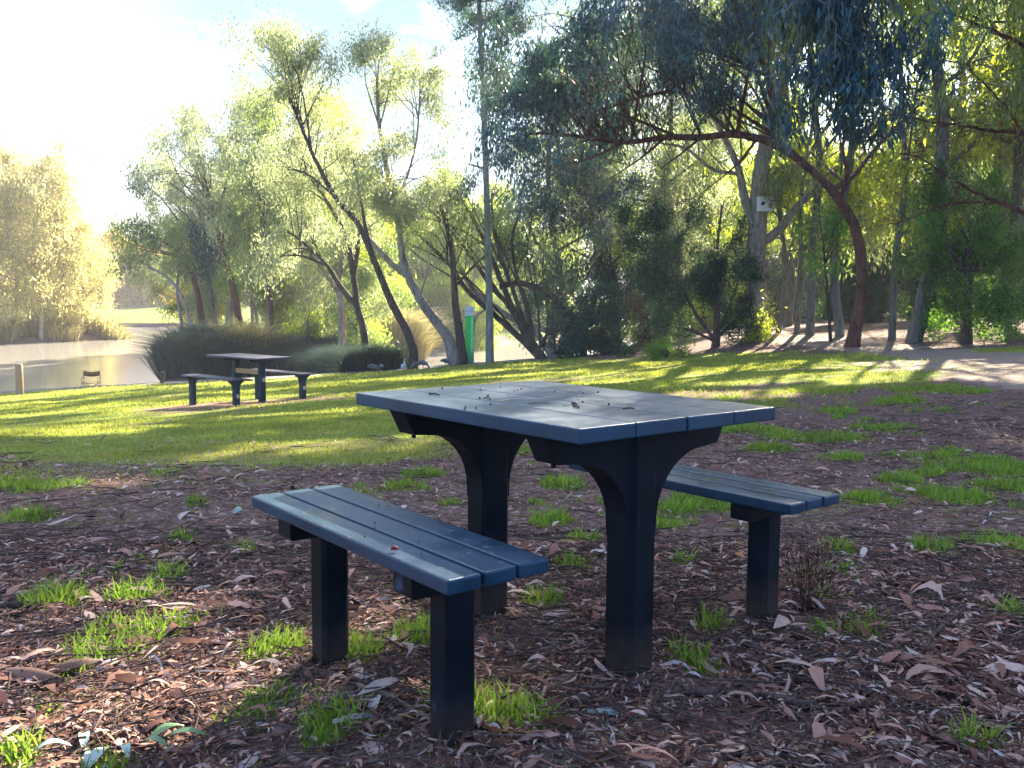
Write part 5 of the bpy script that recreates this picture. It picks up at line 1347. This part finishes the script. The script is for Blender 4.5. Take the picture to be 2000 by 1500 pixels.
def build_litter():
    rng = np.random.default_rng(500)
    xs, ys = [], []
    for n, y0, y1, p in ((104000, 1.1, 4.2, 1.5), (54000, 4.0, 9.5, 1.5), (15000, 9, 15, 1.5), (9000, 22, 32, 1.5)):
        x, y = frustum_pts(n, y0, y1, rng, p); xs.append(x); ys.append(y)
    x = np.concatenate(xs); y = np.concatenate(ys)
    s, pth, g, b = masks(x, y)
    cl = fbm(x * 2.2, y * 2.2, 61)
    keep = (rng.random(len(x)) < np.clip(s * (-.25 + 2.1 * cl) + .05, 0, 1)) & (rng.random(len(x)) > pth * .85) & ~blocked(x, y)
    x, y = x[keep], y[keep]; n = len(x)
    big = rng.random(n)
    L = np.where(big > .985, rng.uniform(.12, .17, n), np.where(big > .8, rng.uniform(.045, .085, n), rng.uniform(.01, .045, n)))
    L *= np.clip(.75 + y * .03, .8, 1.3) * (1 + .35 * ss(.2, 1.2, x) * (1 - ss(2.4, 3.4, y)))
    W = L * np.where(rng.random(n) > .7, rng.uniform(.05, .12, n), rng.uniform(.13, .3, n))
    a = rng.uniform(0, 6.28, n); tilt = rng.normal(0, .16, n)
    d = np.stack([np.cos(a), np.sin(a), tilt], 1)
    side = np.stack([-np.sin(a), np.cos(a), rng.normal(0, .35, n)], 1); side /= np.linalg.norm(side, axis=1)[:, None]
    z = H(x, y) + rng.uniform(.002, .022, n)
    p0 = np.stack([x, y, z], 1) - d * (L / 2)[:, None]
    nn_ = np.cross(d, side)
    nn_ *= np.sign(nn_[:, 2])[:, None]
    ts = [0, .25, .55, .8, 1]; ws = [.08, .75, 1, .6, .05]
    arch = rng.normal(.05, .1, n)[:, None] * L[:, None]; curl = rng.normal(0, .16, n)[:, None] * L[:, None]
    V = []
    for t, w in zip(ts, ws):
        c = p0 + d * (L * t)[:, None] + nn_ * arch * (4 * t * (1 - t)) + side * curl * (4 * t * (1 - t))
        V += [c - side * (W * w / 2)[:, None], c + side * (W * w / 2)[:, None]]
    V = np.stack(V, 1).reshape(-1, 3)
    i = np.arange(n)[:, None] * 10
    F_ = np.concatenate([i + np.array([[2 * k, 2 * k + 1, 2 * k + 3, 2 * k + 2]]) for k in range(4)])
    o = raw_mesh('leaf_litter', V, F_, M['litter'], None, True, {'rnd': np.repeat(rng.random(n), 10)})
    tag(o, 'dry fallen gum leaves and bark strips covering the ground', 'leaf litter', kind='stuff')
    # fine twigs
    T = Tubes()
    xs, ys = [], []
    for m, y0, y1 in ((4200, 1.25, 4.5), (1800, 4.5, 11)):
        xx, yy = frustum_pts(m, y0, y1, rng, 1.5); xs.append(xx); ys.append(yy)
    x = np.concatenate(xs); y = np.concatenate(ys); s = masks(x, y)[0]
    for k in range(len(x)):
        if rng.random() > s[k] * .9 + .05: continue
        ln = rng.uniform(.06, .32); a = rng.uniform(0, 6.28)
        P = np.array([[x[k] + math.cos(a) * ln * t, y[k] + math.sin(a) * ln * t, 0] for t in (-.5, -.15, .2, .5)]) + rng.normal(0, .03 * ln * 3, (4, 3)) * [1, 1, 0]
        P[:, 2] = H(P[:, 0], P[:, 1]) + rng.uniform(.004, .02) + rng.uniform(0, .02, 4)
        r = rng.uniform(.0009, .0034) * (1 + y[k] * .06)
        T.add(P, [r, r, r * .8, r * .5], 4, closed=False)
    o = T.build('twig_litter', M['stick']); tag(o, 'fine dead twigs scattered through the leaf litter', 'twigs', kind='stuff')
build_litter()

def build_grass():
    rng = np.random.default_rng(600)
    # bright tufts in the litter
    x, y = frustum_pts(400000, 1.1, 13, rng, 1.25)
    s, p, g, b = masks(x, y)
    nn_ = fbm(x * 6, y * 6, 71)
    k = (rng.random(len(x)) < np.clip(g * 1.6 * np.maximum(ss(.36, .6, nn_), .55 * (g > .55)) + .012 + .25 * ss(.52, .7, fbm(x * .9 + 4, y * .9, 131)) * ss(.4, .6, nn_), 0, 1)) & (y < 14) & ~blocked(x, y)
    x, y, g = x[k], y[k], g[k]
    n = len(x); h = rng.uniform(.01, .07, n) * (.3 + 1.0 * g)
    z = H(x, y); a = rng.random(n) * 6.28
    w = np.clip(.0016 + y * .0006, 0, .006)
    s_ = np.stack([np.cos(a), np.sin(a), 0 * a], 1) * w[:, None]
    le = rng.normal(0, .45, (n, 2))
    p0 = np.stack([x, y, z - .005], 1); p1 = p0 + np.stack([le[:, 0] * h * .35, le[:, 1] * h * .35, h * .6], 1); p2 = p0 + np.stack([le[:, 0] * h, le[:, 1] * h, h], 1)
    V = np.stack([p0 - s_, p0 + s_, p1 + s_ * .8, p1 - s_ * .8, p2], 1).reshape(-1, 3)
    i = np.arange(n)[:, None] * 5
    o = raw_mesh('grass_tufts', V, [i + np.array([[0, 1, 2, 3]]), i + np.array([[3, 2, 4]])], M['grass'], None, False, {'rnd': np.repeat(rng.random(n), 5), 'cl': np.repeat(nn_[k], 5)})
    tag(o, 'bright green grass tufts growing through the leaf litter', 'grass', kind='stuff')
    # lawn
    xs, ys = [], []
    for m, y0, y1, pp in ((130000, 4.5, 13, 1.2), (150000, 11, 26, 1.2), (80000, 24, 42, 1.2)):
        a_, b_ = frustum_pts(m, y0, y1, rng, pp, 1.05); xs.append(a_); ys.append(b_)
    x = np.concatenate(xs); y = np.concatenate(ys)
    s, p, g, b = masks(x, y)
    inl = poly_sd(MAIN, x, y) > .9
    pat = fbm(x * .8, y * .8, 81)
    k = inl & (rng.random(len(x)) < np.clip((1 - s) * (.35 + .9 * pat), 0, 1)) & (rng.random(len(x)) > p)
    x, y = x[k], y[k]; n = len(x); pat = pat[k]
    h = rng.uniform(.012, .038, n) * (1 + .03 * y) * (.6 + .8 * ss(.4, .7, pat))
    w = .0016 + y * .00055; a = rng.random(n) * 6.28
    s_ = np.stack([np.cos(a), np.sin(a), 0 * a], 1) * w[:, None]; le = rng.normal(0, .6, (n, 2))
    p0 = np.stack([x, y, H(x, y) - .004], 1); p2 = p0 + np.stack([le[:, 0] * h, le[:, 1] * h, h], 1)
    V = np.stack([p0 - s_, p0 + s_, p2], 1).reshape(-1, 3)
    o = raw_mesh('lawn_grass', V, np.arange(n * 3).reshape(n, 3), M['lawn'], None, False, {'rnd': np.repeat(rng.random(n), 3), 'cl': np.repeat(vnoise(x * 2, y * 2, 4), 3)})
    tag(o, 'short mown lawn grass sloping down to the lake', 'grass', kind='stuff')
build_grass()

def stick(pts, r0, r1, label, mat='stick', name='fallen_stick', group='fallen sticks in the foreground', lift=.012, fork=None):
    rng = np.random.default_rng(int(abs(pts[0][0] * 7 + pts[0][1])) % 9999)
    P = []
    for (a, b) in pts:
        g = ground(a, b); P.append([g[0], g[1], g[2] + lift])
    P = np.array(P); n = len(P)
    rr = np.linspace(r0, r1, n)
    b0 = P[0].copy()
    T = Tubes(); C = catmull(np.column_stack([P, rr]), 5); C[:, :3] += rng.normal(0, r0 * .15, (len(C), 3)); T.add(C[:, :3], C[:, 3] * rng.uniform(.85, 1.15, len(C)), 8)
    if fork:
        k = len(C) // 2; f = ground(*fork)
        T.add(np.array([C[k, :3], (C[k, :3] + f) / 2 + [0, 0, .02], f + [0, 0, .01]]), [r1 * .9, r1 * .7, r1 * .4], 6)
    o = T.build(name, M[mat], None, True, loc=b0)
    tag(o, label, 'stick', group)
stick([(1330, 1368), (1420, 1365), (1520, 1378), (1600, 1384), (1690, 1392)], .013, .009, 'long dark branch lying across the litter at the lower right')
stick([(1800, 1285), (1830, 1245), (1890, 1195)], .008, .006, 'grey stick angled up out of the litter at the right', lift=.02)
stick([(700, 1372), (750, 1388), (800, 1420), (835, 1450), (870, 1490)], .006, .005, 'pale orange-brown curved stick in front of the near bench leg', 'bark_tan', fork=(860, 1440))
stick([(125, 1425), (180, 1455), (240, 1470), (300, 1462)], .006, .004, 'reddish stick beside the green leaf sprig at the lower left', 'bark_red')
stick([(340, 1110), (400, 1105), (450, 1098), (492, 1088)], .012, .009, 'thick grey-brown stick lying left of the near bench', fork=(380, 1130))
stick([(190, 1085), (230, 1078), (270, 1072)], .012, .008, 'short dark stick at the middle left of the litter', fork=(255, 1058))
stick([(0, 1195), (30, 1190), (55, 1184)], .016, .013, 'stubby dark branch end at the left edge')
stick([(0, 1215), (50, 1203), (90, 1185)], .009, .006, 'thin brown stick just below the stubby branch at the left edge')
stick([(410, 1440), (440, 1465), (500, 1490), (540, 1510)], .007, .005, 'thin bent brown stick at the bottom left of centre')
stick([(1010, 1050), (1080, 1046), (1160, 1040), (1240, 1046)], .009, .006, 'dark stick lying behind the far pedestal')
stick([(640, 1195), (680, 1170), (730, 1150)], .005, .004, 'slim dark twig between the near bench legs')
stick([(1450, 1500), (1470, 1440), (1500, 1400)], .008, .006, 'dark upright-pointing stick at the bottom right of the pedestal')
stick([(0, 1110), (90, 1095), (200, 1088)], .006, .004, 'thin pale twig at the middle left edge', 'bark_pale')

def bark_curl(px, py, ln, wd, ang, label, col, hgt=.03, name='bark_curl'):
    g = ground(px, py); n = 10; V = []
    for k in range(n + 1):
        t = k / n - .5
        w = wd * (1 - abs(2 * t) ** 3 * .8)
        for j in range(5):
            s = (j / 4 - .5)
            zz = hgt * (1 - (2 * s) ** 2) * .6 + hgt * .6 * math.sin(math.pi * (t + .5)) + .003
            V.append([t * ln, s * w + .25 * ln * t * t, zz])
    V = np.array(V); nv = len(V); V = np.concatenate([V, V + [0, 0, .0015]])
    F_ = [[k * 5 + j, k * 5 + j + 1, k * 5 + j + 6, k * 5 + j + 5] for k in range(n) for j in range(4)]
    F_ += [[q + nv for q in f[::-1]] for f in F_]
    o = raw_mesh(name, V, np.array(F_), col, None, True); o.location = g; o.rotation_euler = (0, 0, ang)
    tag(o, label, 'leaf' if name != 'bark_curl' else 'bark')
brn = simple_mat('brown_bark_strip', (.2, .1, .06), .6, .4, .3, 25); pal = simple_mat('pale_dry_leaf', (.5, .42, .36), .6, .4, .15, 25); grn = simple_mat('grey_green_leaf', (.3, .38, .33), .45, .5, .15, 25); dgr = simple_mat('green_leaf', (.07, .16, .05), .4, .5, .2, 25); redl = simple_mat('red_dry_leaf', (.3, .06, .05), .6, .4, .3, 25)
bark_curl(60, 1335, .2, .05, -.3, 'curled brown bark strip at the left edge of the foreground', brn, .03)
bark_curl(150, 1315, .15, .045, .5, 'smaller curled orange-brown bark strip beside the one at the left edge', brn, .03)
bark_curl(1178, 1405, .085, .025, -.2, 'pale grey-green broad leaf lying in front of the near pedestal', grn, .012, 'fallen_leaf')
bark_curl(1235, 1412, .07, .02, .3, 'dark red leaf beside the pale leaf in front of the near pedestal', redl, .01, 'fallen_leaf')
bark_curl(212, 1310, .1, .028, 1.3, 'pale tan pointed leaf standing out on the litter at the lower left', pal, .02, 'fallen_leaf')
bark_curl(1975, 1400, .045, .035, .2, 'whitish scrap of leaf at the lower right edge', pal, .01, 'fallen_leaf')
bark_curl(465, 1005, .075, .035, 1.2, 'pale blue-green curled leaf on the ground left of the near bench end', grn, .03, 'fallen_leaf')
bark_curl(690, 1435, .1, .02, .4, 'long pale leaf near the foot of the near bench', pal, .015, 'fallen_leaf')
bark_curl(955, 1420, .08, .02, 1.2, 'yellowish leaf leaning beside the near bench leg', simple_mat('yellow_dry_leaf', (.35, .3, .1)), .02, 'fallen_leaf')

def dry_weed():
    rng = np.random.default_rng(808)
    g = ground(1575, 1195); e = empty('dry_weed', tuple(g)); tag(e, 'dead reddish-brown weed standing in the litter right of the far bench leg', 'weed')
    T = Tubes(); P = []
    for k in range(46):
        a = rng.uniform(0, 6.28); r = rng.uniform(.02, .13); h = rng.uniform(.12, .3)
        q = np.array([[r * .2 * math.cos(a), r * .2 * math.sin(a), -.02], [r * .6 * math.cos(a), r * .6 * math.sin(a), h * .5], [r * math.cos(a) + rng.normal(0, .02), r * math.sin(a) + rng.normal(0, .02), h]])
        T.add(catmull(q, 3), np.linspace(.002, .0008, 7), 4, closed=False)
        for j in range(7): P.append(q[1] + (q[2] - q[1]) * rng.random() + rng.normal(0, .012, 3))
    T.build('stem', M['bark_red'], e)
    P = np.array(P); D = rng.normal(0, 1, P.shape)
    V, Fc, per = leaf_arrays(P, D, rng.uniform(.015, .035, len(P)), rng.uniform(.006, .012, len(P)), rng, .3, 2)
    raw_mesh('foliage', V, Fc, M['litter'], e, False, {'rnd': np.repeat(rng.uniform(.1, .8, len(P)), per)})
dry_weed()

def sprig():
    g = ground(215, 1480); e = empty('leaf_sprig', tuple(g)); tag(e, 'fresh sprig of broad grey-green and dark green gum leaves at the bottom left', 'leaf sprig')
    T = Tubes(); T.add(np.array([[-.1, -.02, .01], [-.02, 0, .02], [.06, .0, .02], [.12, .03, .015]]), [.003, .003, .0025, .002], 6); T.build('stem', M['bark_red'], e)
    for k, (x, y, a, ln, wd, m) in enumerate([(-.06, 0, 2.0, .09, .026, grn), (-.03, -.01, -1.3, .1, .03, grn), (.0, 0, -1.6, .1, .03, grn), (.03, 0, -1.0, .07, .022, grn), (.08, .02, .9, .1, .03, dgr), (.11, .03, .1, .11, .026, dgr), (.07, .0, -.3, .08, .022, dgr), (-.08, -.02, 3.6, .08, .024, grn)]):
        n = 8; V = []
        for i in range(n + 1):
            t = i / n; w = wd * math.sin(math.pi * min(1, t * .96 + .02)) ** .8
            for s in (-.5, 0, .5): V.append([t * ln, s * w, .012 + .02 * math.sin(3 * t) - abs(s) * -.006])
        V = np.array(V); ca, sa = math.cos(a), math.sin(a)
        V = np.column_stack([x + V[:, 0] * ca - V[:, 1] * sa, y + V[:, 0] * sa + V[:, 1] * ca, V[:, 2] + .006 * k * .5])
        F_ = [[i * 3 + j, i * 3 + j + 1, i * 3 + j + 4, i * 3 + j + 3] for i in range(n) for j in range(2)]
        raw_mesh('leaf', V, np.array(F_), m, e, True)
sprig()

# debris on the table top and bench
def on_plane(px, py, z):
    d = raydir(px, py); t = (z - CAMH) / d[2]; return np.array([0, 0, CAMH]) + d * t
nutm = simple_mat('gumnut', (.05, .03, .025), .7, .3, .4, 60); palem = simple_mat('pale_blossom', (.5, .42, .3), .8, .2, .2, 60); rednut = simple_mat('red_gumnut', (.2, .03, .02), .6)
NUTS = [(978, 757, 0), (908, 800, 0), (930, 798, 0), (958, 791, 0), (937, 779, 0), (953, 774, 0), (957, 781, 0), (864, 760, 0), (1005, 764, 2), (1011, 763, 0), (1018, 761, 2), (1060, 760, 0), (1035, 758, 0), (1083, 766, 0), (1139, 769, 0), (1189, 791, 0), (1138, 786, 0), (938, 762, 0), (909, 796, 0), (1130, 763, 1), (1130, 774, 1), (1185, 780, 1), (1103, 793, 1), (1152, 789, 1), (994, 773, 1), (898, 774, 1), (1168, 767, 0), (1130, 781, 1)]
for i, (a, b, kind) in enumerate(NUTS):
    p = on_plane(a, b, .76)
    r = R.uniform(.0018, .0036)
    T = Tubes(); T.add(np.array([[0, 0, -.0002], [0, 0, r * .6], [0, 0, r * 1.3], [0, 0, r * 1.9]]), [r * .9, r * 1.1, r * .9, r * .3], 7)
    o = T.build(['gumnut', 'blossom_scrap', 'red_berry'][kind], [nutm, palem, rednut][kind]); o.location = p
    tag(o, ['tiny dark gumnut on the near picnic table top', 'tiny pale scrap of blossom on the near picnic table top', 'tiny red berry on the near picnic table top'][kind], ['gumnut', 'blossom', 'berry'][kind], ['gumnuts on the near table', 'blossom scraps on the near table', 'red berries on the near table'][kind])
def tw(px0, py0, px1, py1, r, label, z=.76, mat=None):
    a = on_plane(px0, py0, z + r); b = on_plane(px1, py1, z + r); m_ = (a + b) / 2 + np.array([.003, .004, .002])
    T = Tubes(); T.add(np.array([a, m_, b]) - a, [r, r, r * .6], 6); o = T.build('twig', mat or nutm); o.location = a; tag(o, label, 'twig', 'twigs on the near table')
tw(838, 790 - 21, 858, 771, .003, 'short dark twig at the left end of the near table top')
tw(1118, 787, 1130, 792, .0035, 'stubby dark twig at the middle of the near table top')
tw(1120, 792, 1131, 796, .0035, 'second stubby twig close below the stubby one at the middle of the table')
tw(1216, 798, 1240, 798, .0025, 'dark straight twig toward the right end of the near table')
tw(975, 783, 1020, 779, .0012, 'long hair-thin pale stalk on the near table', mat=palem)
tw(1030, 788, 1072, 788, .0012, 'long thin brown stalk across the middle of the near table', mat=M['stick'])
tw(944, 777, 957, 777, .002, 'tiny dark twig among the gumnuts at the left of the table')
tw(1240, 770 + 20, 1225, 789, .001, 'faint pale twig near the right end of the near table', mat=palem)
p = on_plane(770, 1076, .4955); T = Tubes(); T.add(catmull(np.array([[-.008, 0, .003], [0, .003, .007], [.008, 0, .004]]), 3), [.002, .004, .0055, .0055, .005, .004, .002], 8)
o = T.build('seed_pod', rednut); o.location = p; tag(o, 'small reddish seed pod lying on the near bench', 'seed pod')
for (a, b) in [(740, 988), (759, 990), (732, 1022), (731, 1033), (712, 1049), (823, 1083), (818, 1058)]:
    p = on_plane(a, b, .4955); r = .0022
    T = Tubes(); T.add(np.array([[0, 0, 0], [0, 0, r], [0, 0, r * 2]]), [r, r * 1.1, r * .4], 6); o = T.build('gumnut', nutm); o.location = p
    tag(o, 'tiny dark gumnut lying on the near bench seat', 'gumnut', 'gumnuts on the near bench')

# ------------------------------------------------------------------ haze
HAZE = .0009
if HAZE:
    m, t, nn, L = nt('haze_air')
    v = N(t, 'ShaderNodeVolumePrincipled', inp={'Color': (.95, .97, 1, 1), 'Density': HAZE, 'Anisotropy': .35})
    v.inputs['Density Attribute'].default_value = ''
    o_ = t.nodes.new('ShaderNodeOutputMaterial'); L(v.outputs[0], o_.inputs['Volume'])
    try: m.cycles.homogeneous_volume = True
    except Exception: pass
    bm = bmesh.new(); box(bm, 0, 0, 0, 900, 560, 40)
    o = bm_obj('haze', bm, m); o.location = (0, 250, 14.5)
    tag(o, 'thin pale haze over the lake and park', 'haze', kind='stuff')

# ------------------------------------------------------------------ world, sun, camera
w = bpy.data.worlds.new('World'); sc.world = w; w.use_nodes = True
t = w.node_tree; t.nodes.clear()
sky = t.nodes.new('ShaderNodeTexSky'); sky.sky_type = 'NISHITA'; sky.sun_disc = False
sky.sun_elevation = SUN_EL; sky.sun_rotation = SUN_AZ; sky.air_density = 1.0; sky.dust_density = 1.5; sky.ozone_density = 1.2
tc = t.nodes.new('ShaderNodeTexCoord')
mp = N(t, 'ShaderNodeMapping', inp={'Scale': (1, 1, 2.2)}); t.links.new(tc.outputs['Generated'], mp.inputs[0])
n1 = noise(t, 3.2, 7, .55, mp.outputs[0], .3)
cm = ramp(t, n1, [(.36, (0,)), (.52, (1,))])
sxw = N(t, 'ShaderNodeSeparateXYZ'); t.links.new(tc.outputs['Generated'], sxw.inputs[0])
front = ramp(t, sxw.outputs[1], [(.0, (.12,)), (.45, (1,))])
cmm = N(t, 'ShaderNodeMath', operation='MULTIPLY'); t.links.new(cm, cmm.inputs[0]); t.links.new(front, cmm.inputs[1]); cm = cmm.outputs[0]
skyb = mixc(t, 1.0, sky.outputs[0], (.6, .84, 1.25), 'MULTIPLY')
gap = N(t, 'ShaderNodeVectorMath', operation='DOT_PRODUCT'); t.links.new(tc.outputs['Generated'], gap.inputs[0])
g0 = raydir(770, -20); g0 = g0 / np.linalg.norm(g0); gap.inputs[1].default_value = tuple(g0)
gr = ramp(t, gap.outputs['Value'], [(.965, (1,)), (.993, (.3,))])
ng = noise(t, 9, 5, .6, mp.outputs[0])
gf = N(t, 'ShaderNodeMath', operation='MULTIPLY'); t.links.new(ramp(t, gap.outputs['Value'], [(.93, (0,)), (.985, (1,))]), gf.inputs[0]); t.links.new(ramp(t, ng, [(.32, (0,)), (.5, (1,))]), gf.inputs[1])
gm = N(t, 'ShaderNodeMath', operation='MULTIPLY'); t.links.new(cm, gm.inputs[0]); t.links.new(gr, gm.inputs[1]); cm = gm.outputs[0]
c = mixc(t, cm, skyb, (4.6, 4.7, 4.9))
c = mixc(t, gf.outputs[0], c, (.95, 1.7, 2.3))
bg = t.nodes.new('ShaderNodeBackground'); bg.inputs[1].default_value = .06
t.links.new(c, bg.inputs[0]); wo = t.nodes.new('ShaderNodeOutputWorld'); t.links.new(bg.outputs[0], wo.inputs[0])

sl = bpy.data.lights.new('sun', 'SUN'); sl.energy = 5.0; sl.angle = math.radians(.55); sl.color = (1, .9, .7)
so = bpy.data.objects.new('sun', sl); link(so)
so.rotation_euler = Vector(SUN).to_track_quat('Z', 'Y').to_euler(); so.location = (30, 60, 60)

cam = bpy.data.cameras.new('camera'); co = bpy.data.objects.new('camera', cam); link(co)
cam.sensor_width = 36; cam.lens = F / 2000 * 36; cam.clip_end = 2000; cam.clip_start = .05
co.matrix_world = Matrix.Translation((0, 0, CAMH)) @ Matrix.Rotation(math.pi / 2 - PITCH, 4, 'X') @ Matrix.Rotation(ROLL, 4, 'Z')
sc.camera = co

vs = sc.view_settings; sc.display_settings.display_device = 'sRGB'
vs.view_transform = 'Standard'; vs.look = 'None'; vs.exposure = 2.72; vs.gamma = 1
cy = sc.cycles
cy.max_bounces = 5; cy.diffuse_bounces = 3; cy.glossy_bounces = 2; cy.transmission_bounces = 3; cy.volume_bounces = 0; cy.transparent_max_bounces = 4
cy.use_denoising = True; cy.sample_clamp_indirect = 6; cy.caustics_reflective = False; cy.caustics_refractive = False
print('leaves', LEAFCOUNT[0])
